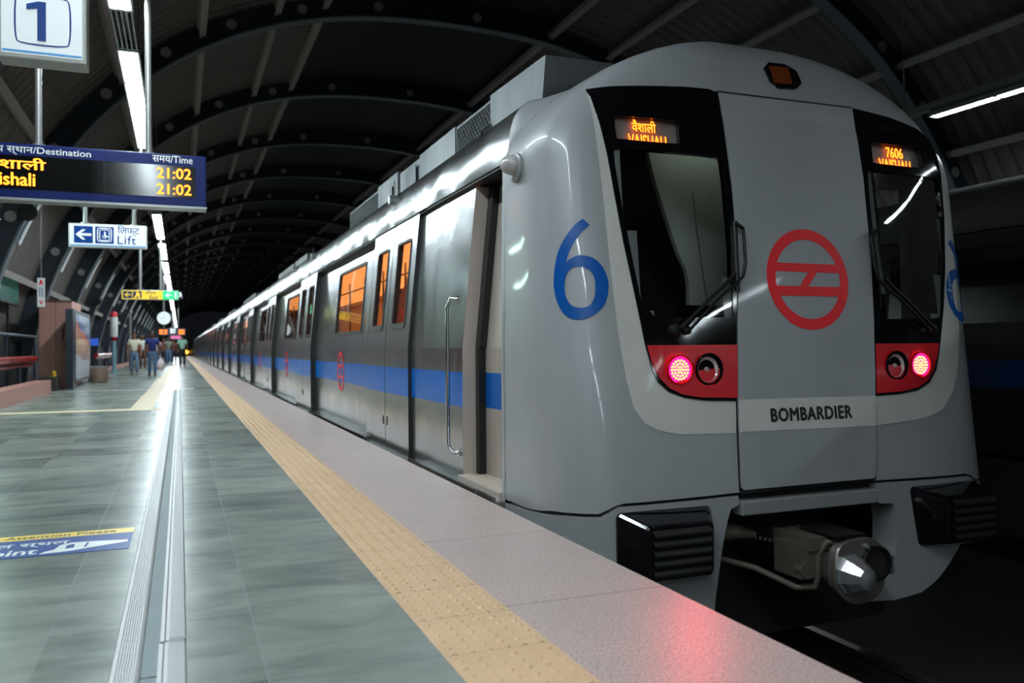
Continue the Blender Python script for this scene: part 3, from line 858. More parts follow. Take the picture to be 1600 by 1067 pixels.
# ---- wipers
def fp(x, z, o): 
    t = tau_of(x, z); return s_tau(t, z) + s_nrm(t, z)*o
def pxl(P, o): return [fp(x, z, o) for x, z in P]
def wiper(sg):
    X = (lambda x: -x) if sg > 0 else (lambda x: x)
    dx = .16 if sg > 0 else 0
    Q = lambda L, o: pxl([(X(x)+dx, z) for x, z in L], o)
    b = MB(); b.lathe([(.040, .03), (.040, -.02), (.026, -.045), (.01, -.05)], fp(X(-.862)+dx, .985, 0), 'y', 16); b.lathe([(.024, .03), (.024, -.03), (.01, -.04)], fp(X(-.79)+dx, .985, 0), 'y', 14)
    wp = b.build('wiper', M['dark_metal'], lead, smooth=40)
    b = MB(); b.tube(Q([(-.85,.985),(-.64,1.16),(-.52,1.25),(-.47,1.30)], .055), .011, 8); b.tube(Q([(-.79,.985),(-.60,1.15),(-.47,1.24),(-.42,1.28),(-.395,1.36),(-.39,1.555)], .06), .009, 8)
    b.tube(Q([(-.39,1.555),(-.44,1.585)], .06), .012, 8)
    b.build('arm', M['dark_metal'], wp, smooth=60)
    b = MB(); b.tube(Q([(-.455,1.20),(-.445,1.40),(-.435,1.60)], .045), .016, 8); b.tube(Q([(-.47,1.25),(-.456,1.40),(-.445,1.58)], .03), .010, 6)
    b.build('blade', M['rubber'], wp, smooth=60)
wiper(-1); wiper(1)
# ---- inside of the cab, seen through the windscreens
b = MB()
b.box(XC-1.27, XC+1.27, 5.25, 5.30, .0, 2.3); b.box(XC-1.36, XC+1.36, 4.1, 5.3, .03, .06); b.box(XC-1.2, XC+1.2, 4.4, 5.3, 2.33, 2.36)
b.box(XC-1.27, XC-1.24, 4.65, 5.3, 0, 2.02); b.box(XC+1.24, XC+1.27, 4.65, 5.3, 0, 2.02)
b.build('cab_lining', mat('dark_cab_lining', rgb(15, 16, 16), .7), lead)
b = MB()
b.prism_y([(XC-.24, 1.17), (XC+.06, 1.17), (XC+.06, 2.2), (XC-.55, 2.2), (XC-.50, 2.0), (XC-.40, 1.72), (XC-.32, 1.51), (XC-.26, 1.40), (XC-.24, 1.30)], 4.66, 4.70)
b.prism_y([(XC+.55, 1.15), (XC+1.35, 1.15), (XC+1.35, 2.05), (XC+.55, 2.05)], 4.9, 4.94)
b.build('cab_partition', mat('pale_green_grey_lining', rgb(214, 222, 212), .6), lead)
b = MB(); b.box(XC-1.25, XC-.2, 4.12, 4.4, .75, 1.03); b.box(XC+.45, XC+1.25, 4.12, 4.4, .75, 1.03); b.box(XC+.62, XC+.80, 4.3, 4.5, 1.0, 1.42); b.build('driver_console', mat('dark_console', rgb(52, 44, 42), .6), lead, bevel=.02)
b = MB(); b.tube([(XC-.485, 4.25, 1.83), (XC-.46, 4.25, 1.62), (XC-.39, 4.25, 1.18)], .004, 6); b.tube([(XC+.98, 4.3, 1.9), (XC+1.05, 4.3, 1.1)], .004, 6); b.build('blind_cord', M['grey_metal'], lead)
b = MB(); b.box(XC-.5, XC+.1, 4.42, 4.60, 2.305, 2.325); b.box(XC+.6, XC+1.0, 4.42, 4.60, 2.305, 2.325); b.build('cab_fill_glow', mat('dim_cab_fill', (.5, .5, .5), .5, emit=(.85, 1.0, .9), strength=.9), lead)  # added glowing strips, out of sight, to brighten the partition
# ---- camera dome on the corner of the cab
b = MB()
b.lathe([(.085, 0.0), (.085, -.02), (.075, -.028)], (XC-1.552, 4.42, 1.93), 'x', 24)
dm = b.build('side_camera', M['skirt_grey'], lead, smooth=40)
b = MB(); b.sphere((XC-1.58, 4.42, 1.945), .068, 20, 12, (1.15, 1.1, .85)); b.build('camera_dome', mat('grey_camera_cover', rgb(176, 172, 170), .2, coat=.4), dm, smooth=60)

# ================================================================== car bodies
XO, XR = XC - 1.58, XC - 1.505        # leaf plane, recessed panel plane
k = N('satin_steel_with_blue_stripe'); p, xyz = k.pos()
inb = k.math('MULTIPLY', k.math('GREATER_THAN', xyz[2], .49), k.math('LESS_THAN', xyz[2], .73))
k.l(k.mix(inb, rgb(176, 164, 154), rgb(0, 96, 184)), k.b.inputs['Base Color']); k.b.inputs['Metallic'].default_value = .35; k.b.inputs['Roughness'].default_value = .4
M['door_stripe'] = k.m
def sx(z, base): return base + (.115*min(1.0, max(0, (z-.9)/1.16)) if z > .9 else 0)
def panel(name, y0, y1, base, m, parent, hole=None, z0=-.03, z1=2.07, thick=0.0, flip=False):
    """side sheet between y0 and y1 with the waist bend, optional window opening (ya,yb,za,zb)"""
    zs = [z0, .9, z1]; ys = [y0, y1]
    if hole: zs = sorted(set(zs + [hole[2], hole[3]])); ys = sorted(set(ys + [hole[0], hole[1]]))
    b = MB(); n = len(ys)
    V = [(sx(z, base), y, z) for z in zs for y in ys]; F = []
    for i in range(len(zs)-1):
        for j in range(n-1):
            if hole and hole[0]-1e-6 <= ys[j] < hole[1]-1e-6 and hole[2]-1e-6 <= zs[i] < hole[3]-1e-6: continue
            F.append((i*n+j+1, i*n+j, (i+1)*n+j, (i+1)*n+j+1))
    b.add(V, F)
    o = b.build(name, m, parent)
    if thick:
        md = o.modifiers.new('sheet', 'SOLIDIFY'); md.thickness = thick; md.offset = -1
    return o
def window(y0, y1, z0, z1, base, parent, name='window', fr=.022, proud=.008, bot=.03):
    b = MB(); 
    def rect(y0, y1, z0, z1, r, dx):
        pts = []
        for cy, cz, a0 in ((y1-r, z0+r, -90), (y1-r, z1-r, 0), (y0+r, z1-r, 90), (y0+r, z0+r, 180)):
            for q in range(5):
                a = radians(a0 + 22.5*q); pts.append((cy + r*cos(a), cz + r*sin(a)))
        return [(sx(z, base) + dx, y, z) for y, z in pts]
    A = rect(y0-fr, y1+fr, z0-fr, z1+fr, .05, -proud); B = rect(y0, y1, z0+bot-fr, z1, .035, -proud); C_ = rect(y0, y1, z0+bot-fr, z1, .035, .03); D = rect(y0-fr, y1+fr, z0-fr, z1+fr, .05, .002)
    n = len(A); b.add(A + B + C_ + D, [(i, n+i, n+(i+1) % n, (i+1) % n) for i in range(n)] + [(n+i, 2*n+i, 2*n+(i+1) % n, n+(i+1) % n) for i in range(n)] + [(3*n+i, i, (i+1) % n, 3*n+(i+1) % n) for i in range(n)])
    wf = b.build(name, M['rubber'], parent)
    P = rect(y0-.01, y1+.01, z0-.01, z1+.01, .03, .012)
    b = MB(); b.add(P, [tuple(range(n-1, -1, -1))]); b.build('pane', M['pane'], wf)
    return wf
def side_emblem(yc, parent):
    b = MB(); R, r, zc = .235, .185, .62
    def P(y, z): return (sx(z, XR) - .004, y, z)
    n = 40
    V = [P(yc + R*cos(2*pi*i/n), zc + R*1.05*sin(2*pi*i/n)) for i in range(n)] + [P(yc + r*cos(2*pi*i/n), zc + r*1.05*sin(2*pi*i/n)) for i in range(n)]
    b.add(V, [(i, n+i, n+(i+1) % n, (i+1) % n) for i in range(n)])
    for z0, z1 in ((.05, .09), (-.09, -.05)):
        b.add([P(yc-.17, zc+z0), P(yc+.17, zc+z0), P(yc+.17, zc+z1), P(yc-.17, zc+z1)], [(0, 1, 2, 3)])
    b.add([P(yc-.05, zc-.05), P(yc, zc-.05), P(yc+.05, zc+.05), P(yc, zc+.05)], [(0, 1, 2, 3)])
    return b.build('ring_emblem', M['side_red'], parent)
M['side_red'] = mat('bright_red_vinyl', rgb(216, 30, 56), .3)
LEAF = .86
def leaf(y0, parent, near):
    """one door leaf, .075 proud of the panels, with a tall narrow window"""
    w0, w1 = (y0+.20, y0+.64) if near else (y0+.18, y0+.60)
    o = panel('door_leaf', y0, y0+LEAF-.016, XO, M['steel_stripe'], parent, (w0, w1, 1.09, 1.84), -.12)
    b = MB()
    ya, yb = y0, y0+LEAF-.016
    for y in (ya, yb):
        q = [(sx(z, XO) , y, z) for z in (-.12, .9, 2.07)] + [(sx(z, XR)+.02, y, z) for z in (2.07, .9, -.12)]
        b.add(q, [(0,1,4,5), (1,2,3,4)])
    b.quad((XO, ya, -.12), (XO, yb, -.12), (XR, yb, -.12), (XR, ya, -.12))
    b.box(XO+.005, XO+.03, yb-.002, yb+.028, -.12, .9)
    b.add([(sx(z, XO)+.005, q, z) for z in (.9, 2.07) for q in (yb-.002, yb+.028)], [(0, 2, 3, 1)])
    b.build('edge_seal', M['rubber'], o)
    window(w0, w1, 1.09, 1.84, XO, o, 'door_window', .018, .006, .05)
    b = MB(); yh = y0+LEAF-.10 if not near else y0+LEAF-.10
    yh = y0 + (.07 if not near else LEAF-.08)
    b.box(XO-.004, XO+.002, yh-.012, yh+.012, .19, .27); b.build('lock', M['dark_metal'], o)
    return o
def wall(parent, ydoors, y_start, y_end, first_panel=True):
    """left side: door pairs and the recessed window panels between them"""
    cuts = []
    prev = y_start
    for yd in ydoors:
        if yd - prev > .3: cuts.append((prev, yd))
        prev = yd + 2*LEAF
    cuts.append((prev, y_end))
    for yd in ydoors:
        leaf(yd, parent, True); leaf(yd+LEAF, parent, False)
    for a, c in cuts:
        big = c - a > 3
        if a == y_start and not first_panel: continue
        wy = (a + .72, a + 2.35) if big else ((a+c)/2 - .45, (a+c)/2 + .45)
        pn_ = panel('side_panel', a, c, XR, M['steel_stripe'], parent, (*wy, 1.10, 1.85))
        window(*wy, 1.10, 1.85, XR, pn_, 'side_window', .03, .006, .035)
        if big: side_emblem(a + 1.85, parent)
        b = MB(); b.box(XO-.04, XR, a+.02, c-.02, -.045, -.012); b.box(XO-.04, XO-.02, a+.02, c-.02, -.03, .004); b.build('sill', M['steel'], parent)
    b = MB(); b.box(XO+.112, XR+.16, y_start, y_end, 2.03, 2.075); b.build('door_header', M['rubber'], parent)
def body(parent, y0, y1, roof0=None):
    """roof, far side, floor, ends, warm saloon lining"""
    r0 = roof0 if roof0 is not None else y0
    rf = [(XC-1.26, 2.445), (XC-1.05, 2.53), (XC-.7, 2.64), (XC-.35, 2.71), (XC, 2.735), (XC+.35, 2.71), (XC+.7, 2.64), (XC+1.05, 2.53), (XC+1.26, 2.42)]
    b = MB(); b.sheet_y(rf, [r0, y1]); b.build('roof', M['roof_steel'], parent, smooth=50)
    n = max(2, int((y1-r0)/.4))
    ct = [(XC-1.45, 2.05), (XC-1.478, 2.052), (XC-1.480, 2.10), (XC-1.476, 2.17), (XC-1.466, 2.24), (XC-1.446, 2.31), (XC-1.405, 2.38), (XC-1.34, 2.43), (XC-1.24, 2.46)]
    b = MB(); b.sheet_y(ct[::-1], [r0 + (y1-r0)*i/n for i in range(n+1)]); b.build('cantrail', M['cantrail'], parent, smooth=60)
    b = MB(); b.sheet_y([(XC+1.26, 2.42), (XC+1.42, 2.25), (XC+1.465, 2.06), (XC+1.58, .9), (XC+1.58, -.15)], [r0, y1]); b.build('far_side', M['steel'], parent)
    b = MB(); b.box(XC-1.5, XC+1.5, y0, y1, -.14, -.05); b.box(XC-1.3, XC+1.3, y0+.6, y1-.6, -.75, -.14); 
    for yy in (y0+.01, y1-.04): b.prism_y([(XC-1.46, -.1), (XC+1.5, -.1), (XC+1.5, .9), (XC+1.40, 2.06), (XC+1.2, 2.38), (XC, 2.62), (XC-1.2, 2.38), (XC-1.38, 2.06), (XC-1.46, .9)], yy, yy+.03)
    for yy in (y0+2.6, y1-2.6):
        for q in (-1.1, 1.1):
            for s in (-.84, .84): b.lathe([(.42, -.06), (.42, .06)], (XC+s, yy+q, RAILZ+.42), 'x', 20)
    b.build('underframe', M['soot_shade'], parent)
    b = MB(); ya, yb = y0+.05, y1-.05
    b.quad((XC+1.40, ya, 0), (XC+1.40, ya, 2.2), (XC+1.40, yb, 2.2), (XC+1.40, yb, 0))
    b.quad((XC-1.36, ya, 2.16), (XC-1.36, yb, 2.16), (XC+1.4, yb, 2.16), (XC+1.4, ya, 2.16))
    b.quad((XC-1.45, ya, .86), (XC-1.40, ya, 0), (XC-1.40, yb, 0), (XC-1.45, yb, .86))
    b.quad((XC-1.4, ya, .01), (XC+1.4, ya, .01), (XC+1.4, yb, .01), (XC-1.4, yb, .01))
    b.quad((XC-1.4, ya, .01), (XC-1.4, ya, 2.16), (XC+1.4, ya, 2.16), (XC+1.4, ya, .01))
    b.build('saloon_lining', M['car_wall'], parent)
    b = MB()
    b.box(XC-1.0, XC+1.0, ya+.1, yb-.1, 2.13, 2.15)
    b.build('saloon_lamp', M['car_light'], parent)
    b = MB()
    yy = y0 + 2.0
    while yy < y1 - 1:
        b.tube([(XC-.35, yy, .01), (XC-.35, yy, 2.15)], .018, 8); yy += 1.4
    for s in (-.5, .5): b.tube([(XC+s, ya+.3, 1.92), (XC+s, yb-.3, 1.92)], .016, 8)
    b.build('grab_pole', M['steel'], parent)
def ac_unit(parent, y0, y1, detail, h=2.86):
    x0, x1 = XC-1.11, XC+1.11
    b = MB()
    if detail:
        V = [(x0, y0, h-.02), (x0, y0+.10, 2.45), (x1, y0+.10, 2.45), (x1, y0, h-.02)]
        b.add([(x0, y0, h-.03), (x1, y0, h-.03), (x1, y0+.08, 2.45), (x0, y0+.08, 2.45), (x0, 6.05, h), (x1, 6.05, h), (x1, 6.05, 2.45), (x0, 6.05, 2.45)],
              [(0,1,2,3), (0,3,7,4), (1,5,6,2), (0,4,5,1), (4,7,6,5), (3,2,6,7)])
        b.box(x0+.05, x1-.05, 6.05, 6.95, 2.45, h-.04)
        b.box(x0, x1, 6.95, 8.1, 2.45, h-.02); b.box(x0+.02, x1-.02, 8.12, 9.0, 2.45, h-.03); b.box(x0, x1, 9.02, 10.0, 2.45, h); b.box(x0+.05, x1-.05, 10.0, 11.9, 2.45, h-.02)
        b.box(x0-.006, x0, 8.25, 8.85, 2.5, 2.78); b.box(x0-.006, x0, 9.15, 9.5, 2.5, 2.78)
    else:
        b.box(x0, x1, y0, y1, 2.45, h-.14); b.box(x0+.05, x1-.05, y0-.8, y0, 2.45, 2.58)
    u = b.build('air_conditioner', M['roof_steel'], parent)
    def grille(ya, yb):
        g = MB(); za, zb = 2.49, h-.05; nd = int((yb-ya)/.065)
        xx = x0 + .03
        g.box(xx-.02, xx, ya, yb, za-.02, za); g.box(xx-.02, xx, ya, yb, zb, zb+.02); g.box(xx-.02, xx, ya-.015, ya, za-.02, zb+.02); g.box(xx-.02, xx, yb, yb+.015, za-.02, zb+.02)
        H_ = zb - za
        for i in range(-int(H_/.065), nd+1):
            for s in (1, -1):
                yA = ya + i*.065; yB = yA + H_
                lo, hi = max(yA, ya), min(yB, yb)
                if hi - lo < .01: continue
                z_lo, z_hi = za + (lo-yA), za + (hi-yA)
                if s < 0: z_lo, z_hi = zb - (lo-yA), zb - (hi-yA)
                g.tube([(xx-.01, lo, z_lo), (xx-.01, hi, z_hi)], .0085, 4)
        g.build('grille', M['roof_steel'], u)
        d = MB(); d.box(xx+.005, xx+.015, ya, yb, za, zb); d.build('grille_backing', M['soot_shade'], u)
    if detail: grille(6.08, 6.92); grille(10.05, 11.85)
    return u
def side_lamp(parent, y):
    b = MB(); b.tube([(XC-1.42, y, 2.32), (XC-1.50, y, 2.32)], .045, 14); o = b.build('side_indicator', M['grey_metal'], parent, smooth=40)
    b = MB(); b.tube([(XC-1.46, y, 2.36), (XC-1.46, y, 2.45)], .01, 6); b.build('bracket', M['dark_metal'], o)

# ---- leading car
PT = 5.65
body(lead, 5.45, 27.0, 4.75)
LD = [6.83 + PT*i for i in range(4)]
wall(lead, LD, 6.63, 27.0, False)
# roof edge sheet between the cab shell and the saloon
# cab panel without window, cab door recess
panel('cab_side_panel', 5.45, 6.83, XO+.03, M['steel_stripe'], lead)
def ret(name, y, xa, xb, m):
    b = MB(); b.add([(sx(z, xa), y, z) for z in (.03, .9, 2.02)] + [(sx(z, xb), y, z) for z in (2.02, .9, .03)], [(0, 1, 4, 5), (1, 2, 3, 4)]); return b.build(name, m, lead)
ret('door_pillar', 5.45, XO+.025, XO+.165, M['steel_warm'])
cd = panel('cab_door', 4.62, 5.38, XO+.17, M['door_stripe'], lead, None, .03, 2.02)
b = MB(); b.box(XO+.12, XO+.2, 5.38, 5.45, .03, .9); b.add([(sx(z, XO+q)-.0, y, z) for z in (.9, 2.02) for y in (5.36, 5.45) for q in (.12, .2)], [(0,1,5,4), (2,6,7,3), (0,4,6,2), (1,3,7,5), (0,2,3,1), (4,5,7,6)]); b.build('door_gasket', M['rubber'], lead)
b = MB(); b.box(XO-.015, XO+.2, 4.66, 5.45, -.02, .03)
for i in range(6): b.box(XO+.02+.028*i, XO+.032+.028*i, 4.68, 5.44, .03, .034)
b.build('cab_step', M['steel_warm'], lead)
b = MB(); b.box(XO-.07, XO+.04, 4.62, 6.6, -.05, -.018); b.box(XO-.07, XO-.05, 4.62, 6.6, -.03, .012); b.build('sill', M['steel'], lead)
b = MB(); b.box(XO-.06, XO+.04, 4.62, 27.0, -.20, -.05); b.build('sole_bar', M['dark_metal'], lead)
b = MB(); b.box(XO+.112, XO+.3, 4.6, 6.83, 2.035, 2.07); b.build('door_header', M['rubber'], lead)
# grab handles
def handle(y, x, z0, z1, stand):
    b = MB(); b.tube([(x+stand, y-.06, z1), (x+.02, y-.03, z1+.005), (x, y, z1-.05), (x, y, z0+.05), (x+.02, y-.03, z0-.005), (x+stand, y-.06, z0)], .0145, 10)
    b.lathe([(.028, 0), (.028, .008)], (x+stand-.006, y-.06, z1), 'x', 12); b.lathe([(.028, 0), (.028, .008)], (x+stand-.006, y-.06, z0), 'x', 12)
    b.build('grab_handle', M['chrome'], lead, smooth=60)
handle(5.60, XO-.035, .17, 1.24, .06)
b = MB(); b.tube([(XO+.055, 4.66, 1.34), (XO+.03, 4.67, 1.30), (XO+.03, 4.68, .25), (XO+.05, 4.68, .2)], .0145, 10); b.build('grab_handle', M['chrome'], lead, smooth=60)
# rear frame of the shell
b = MB(); b.sheet_y([(XC-1.572, -.02), (XC-1.572, .9), (XC-1.553, 2.03)], [4.615, 4.66]); b.sheet_y([(XC-1.54, -.02), (XC-1.54, .9), (XC-1.52, 2.03)], [4.615, 4.66])
b.add([(XC-1.572, 4.66, -.02), (XC-1.54, 4.66, -.02), (XC-1.54, 4.66, .9), (XC-1.572, 4.66, .9), (XC-1.553, 4.66, 2.03), (XC-1.52, 4.66, 2.03)], [(0, 1, 2, 3), (3, 2, 5, 4)])
b.build('shell_return', M['train_grey'], lead)
# fairing that carries the roof line from the cab shell to the saloon
def resample(P, n):
    P = [Vector(p) for p in P]; d = [0.0]
    for a, c in zip(P, P[1:]): d.append(d[-1] + (c-a).length)
    out = []
    for i in range(n+1):
        q = d[-1]*i/n; j_ = max(k_ for k_ in range(len(d)-1) if d[k_] <= q + 1e-9)
        f_ = (q-d[j_])/max(1e-9, d[j_+1]-d[j_]); out.append(P[j_].lerp(P[j_+1], min(1, f_)))
    return out
half_a = [(-s_w(z), z) for z in [2.03 + .8195*sin(pi/2*i/30) for i in range(31)]]
half_b = [(-1.480, 2.05), (-1.480, 2.10), (-1.476, 2.17), (-1.466, 2.24), (-1.446, 2.31), (-1.405, 2.38), (-1.34, 2.43), (-1.24, 2.46), (-1.05, 2.53), (-.7, 2.64), (-.35, 2.71), (0, 2.735)]
A_, B_ = resample(half_a, 40), resample(half_b, 40)
for sg_ in (-1, 1):
    b = MB(); V, F = [], []; ns = 6
    for q in range(ns+1):
        f_ = q/ns; e_ = f_*f_*(3-2*f_); yy = 4.618 + .14*f_
        V += [(XC - sg_*-1*(A_[i].lerp(B_[i], e_)).x * (1 if sg_ < 0 else 1) if sg_ > 0 else XC + (A_[i].lerp(B_[i], e_)).x, yy, (A_[i].lerp(B_[i], e_)).y) for i in range(41)]
    if sg_ > 0: V = [(2*XC - (XC + (A_[i % 41].lerp(B_[i % 41], (lambda f_: f_*f_*(3-2*f_))((i//41)/ns))).x), 4.618 + .14*(i//41)/ns, V[i][2]) for i in range(len(V))]
    for q in range(ns):
        for i in range(40):
            f4 = (q*41+i, q*41+i+1, (q+1)*41+i+1, (q+1)*41+i)
            F.append(f4 if sg_ > 0 else f4[::-1])
    b.add(V, F); b.build('roof_fairing', M['train_grey'], lead, smooth=60)
ac_unit(lead, 5.0, 12.0, True); ac_unit(lead, 16.1, 21.0, False)
side_lamp(lead, 7.81); side_lamp(lead, 12.9); side_lamp(lead, 15.2)
b = MB(); b.tube([(XC-1.20, 5.75, 2.45), (XC-1.20, 5.80, 2.56), (XC-1.20, 6.0, 2.56), (XC-1.20, 6.05, 2.45)], .008, 6); b.build('lifting_eye', M['dark_metal'], lead)

# ---- trailing cars
CY0 = 27.3
t1 = thing('metro_car', 'second silver metro car, next behind the leading car', 'metro car', (XC, CY0, RAILZ), 'cars of the lit metro train')
body(t1, CY0, CY0+22.25); wall(t1, [29.43 + PT*i for i in range(4)], CY0, CY0+22.25)
ac_unit(t1, CY0+.5, CY0+5.8, False); ac_unit(t1, CY0+11.5, CY0+16.5, False); side_lamp(t1, CY0+7)
b = MB(); b.box(XC-.8, XC+.8, CY0-.28, CY0+.02, -.1, 2.2); b.build('gangway', M['rubber'], t1)
b = MB(); b.box(XO-.06, XO+.04, CY0, CY0+22.25, -.20, -.05); b.build('sole_bar', M['dark_metal'], t1)
ORD = ['third', 'fourth', 'fifth', 'sixth', 'seventh', 'last']
for i in range(1, 7):
    c = copy_tree(t1); c.location.y = CY0 + 22.6*i
    c['label'] = '%s silver metro car counted from the grey cab, far down the platform' % ORD[i-1] if i < 6 else 'rearmost silver metro car at the far end of the train'

# ---- dark train on the other track
dk = thing('dark_metro_car', 'dark unlit metro car with a blue stripe on the other track', 'metro car', (XC2, 3.2, RAILZ))
DX = XC2 - 1.6
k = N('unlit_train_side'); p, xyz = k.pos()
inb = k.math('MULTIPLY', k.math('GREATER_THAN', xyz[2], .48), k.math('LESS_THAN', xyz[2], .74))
k.l(k.mix(inb, rgb(24, 20, 19), rgb(6, 40, 96)), k.b.inputs['Base Color']); k.b.inputs['Roughness'].default_value = .45  # side and stripe coloured dark for the shade this train stands in
DY0, DY1 = -16.0, 7.6
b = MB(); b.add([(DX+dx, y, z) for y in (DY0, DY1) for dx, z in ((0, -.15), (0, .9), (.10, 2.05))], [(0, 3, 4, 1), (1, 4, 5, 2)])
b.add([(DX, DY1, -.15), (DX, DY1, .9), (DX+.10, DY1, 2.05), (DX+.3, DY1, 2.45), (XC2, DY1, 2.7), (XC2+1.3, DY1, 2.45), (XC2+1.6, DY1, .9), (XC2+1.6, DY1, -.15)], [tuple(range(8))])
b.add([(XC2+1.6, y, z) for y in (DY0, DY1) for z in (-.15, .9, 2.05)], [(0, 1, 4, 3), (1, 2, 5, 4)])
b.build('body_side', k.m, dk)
b = MB(); b.sheet_y([(DX+.06, 2.0), (DX+.09, 2.2), (DX+.3, 2.45), (XC2-.7, 2.64), (XC2, 2.72), (XC2+.7, 2.64), (XC2+1.3, 2.45), (XC2+1.55, 2.05)], [DY0, DY1]); b.build('roof', mat('shaded_train_roof', rgb(36, 35, 34), .8), dk, smooth=50)  # roof colour darkened for the same shade
b = MB(); b.box(DX+.1, XC2+1.5, DY0, DY1, -.9, -.15); b.build('underframe', M['soot_shade'], dk)
for i in range(4):
    b = MB(); y = DY0 + 2 + i*5.65
    b.add([(DX-.004+dx, yy, z) for yy in (y+2.4, y+4.0) for dx, z in ((.018, 1.1), (.083, 1.85))], [(0, 2, 3, 1)])
    b.build('side_window', M['black_gloss'], dk)
# ================================================================== hanging signs
FACE = Matrix.Rotation(pi/2, 3, 'X')
def arrow_left(b, x, y, z, s, th=.002):
    """left pointing arrow of half size s, facing -Y"""
    P = [(-s, 0), (-.15*s, .72*s), (.28*s, .72*s), (-.32*s, .17*s), (s, .17*s), (s, -.17*s), (-.32*s, -.17*s), (.28*s, -.72*s), (-.15*s, -.72*s)]
    b.prism_y([(x+px, z+pz) for px, pz in P], y-th, y)
def board(name, label, cat, x0, x1, z0, z1, y, depth, m, poles, ptop=6.6, pr=.028, frame=None, pm=None):
    t = thing(name, label, cat, ((x0+x1)/2, y, z0))
    b = MB(); b.box(x0, x1, y, y+depth, z0, z1); b.build('housing', m, t, bevel=.01)
    for px in poles:
        b = MB(); b.tube([(px, y+depth/2, z1), (px, y+depth/2, ptop)], pr, 14); b.lathe([(pr*2, 0), (pr*2, .02)], (px, y+depth/2, z1), 'z', 14)
        b.build('hanger_pole', pm or M['pole'], t, smooth=50)
    return t
# platform number box
y = 5.2
s1 = board('platform_number_sign', 'white box sign with a big blue 1 hanging at the top left', 'sign', -.915, -.478, 2.50, 2.95, y, .16, mat('weathered_white_box', rgb(176, 176, 170), .45), [-.70], pr=.03)
b = MB(); b.box(-.892, -.500, y-.004, y, 2.525, 2.925); b.build('face', M['white_light'], s1)
def frame_rect(b, x0, x1, z0, z1, w, y, th=.003, r=.03):
    o_ = smooth_poly([(x0, z0+r), (x0+r, z0), (x1-r, z0), (x1, z0+r), (x1, z1-r), (x1-r, z1), (x0+r, z1), (x0, z1-r)], 2)
    i_ = smooth_poly([(x0+w, z0+r), (x0+r, z0+w), (x1-r, z0+w), (x1-w, z0+r), (x1-w, z1-r), (x1-r, z1-w), (x0+r, z1-w), (x0+w, z1-r)], 2)
    n = len(o_)
    b.add([(p[0], y, p[1]) for p in o_] + [(p[0], y, p[1]) for p in i_], [(i, (i+1) % n, n + (i+1) % n, n+i) for i in range(n)])
b = MB(); frame_rect(b, -.832, -.554, 2.578, 2.86, .009, y-.006); b.build('blue_border', M['blue_sign'], s1)
b = MB(); b.box(-.888, -.503, y-.006, y-.004, 2.534, 2.545); b.build('blue_line', M['cyan_sign'], s1)
b = MB(); X1 = -.720
b.prism_y([(X1, 2.606), (X1+.042, 2.606), (X1+.042, 2.822), (X1+.006, 2.822), (X1-.052, 2.802), (X1-.052, 2.772), (X1, 2.782)], y-.008, y-.004)
b.build('number_one', M['blue_sign'], s1)
# train indicator
y = 8.6
ib = board('train_indicator_board', 'blue framed electronic destination board with orange letters and times', 'display board', -1.72, .246, 2.285, 2.778, y, .20, M['led_blue'], [-1.20, -.272], pr=.030)
b = MB(); b.box(-1.66, .146, y-.004, y+.002, 2.365, 2.668); b.build('display', M['display_black'], ib)
b = MB(); b.box(-.652, -.647, y-.006, y-.003, 2.365, 2.668); b.build('divider', M['dark_metal'], ib)
b = MB(); b.box(-1.72, .246, y-.008, y+.20, 2.264, 2.286); b.build('bottom_rail', M['grey_metal'], ib)
text('header_text', 'गंतव्य स्थान/Destination', (-.76, y-.004, 2.694), M['white_paint'], ib, .92, .070, align='RIGHT', bold=.008, label='white lettering reading Destination')
text('header_text', 'समय/Time', (.120, y-.004, 2.697), M['white_paint'], ib, .355, .066, align='RIGHT', bold=.008, label='white lettering reading Time')
M['led_big'] = mat('orange_led_text', (0, 0, 0), .5, emit=(1.0, .25, .012), strength=3.6)
text('led_text', 'वैशाली', (-1.13, y-.005, 2.545), M['led_big'], ib, .48, .105, align='RIGHT', bold=.02, label='orange Hindi destination name')
text('led_text', 'Vaishali', (-1.215, y-.005, 2.398), M['led_big'], ib, .44, .112, align='RIGHT', bold=.024, label='orange LED text reading Vaishali')
for z in (2.545, 2.392):
    text('led_text', '21:02', (.106, y-.005, z), M['led_big'], ib, .305, .098, align='RIGHT', bold=.02, label='orange LED time 21:02, %s line' % ('upper' if z > 2.5 else 'lower'))
# lift sign
y = 13.6
x0, x1, z0, z1 = -1.498, -.451, 2.42, 2.764
ls = board('lift_sign', 'white hanging sign with a blue left arrow and the word Lift', 'sign', x0, x1, z0, z1, y, .12, mat('white_sign_box', rgb(205, 208, 206), .4), [x0+.213, x0+.868], pr=.030, ptop=3.42)
b = MB(); b.box(x0+.15, x0+1.03, y+.03, y+.09, 3.42, 3.48); b.tube([(-.53, y+.06, 3.48), (-.53, y+.06, 4.36)], .025, 10); b.build('cross_bar', M['pole'], ls)
H_ = z1 - z0
b = MB(); b.box(x0+.02, x1-.02, y-.004, y, z0+.02, z1-.02); b.build('face', M['white_light'], ls)
b = MB(); q = H_*.72; zc = (z0+z1)/2+.01
b.box(x0+.07, x0+.07+q, y-.007, y-.004, zc-q/2, zc+q/2); b.box(x0+.10+q, x0+.10+2*q, y-.007, y-.004, zc-q/2, zc+q/2)
b.build('blue_field', M['blue_sign'], ls)
b = MB(); arrow_left(b, x0+.07+q/2, y-.007, zc, q*.42); b.build('arrow', M['white_light'], ls)
b = MB(); xc = x0+.10+q*1.5
frame_rect(b, xc-q*.40, xc+q*.40, zc-q*.40, zc+q*.44, .014, y-.009, r=.02); frame_rect(b, xc-q*.28, xc+q*.28, zc-q*.34, zc+q*.34, .012, y-.009, r=.015)
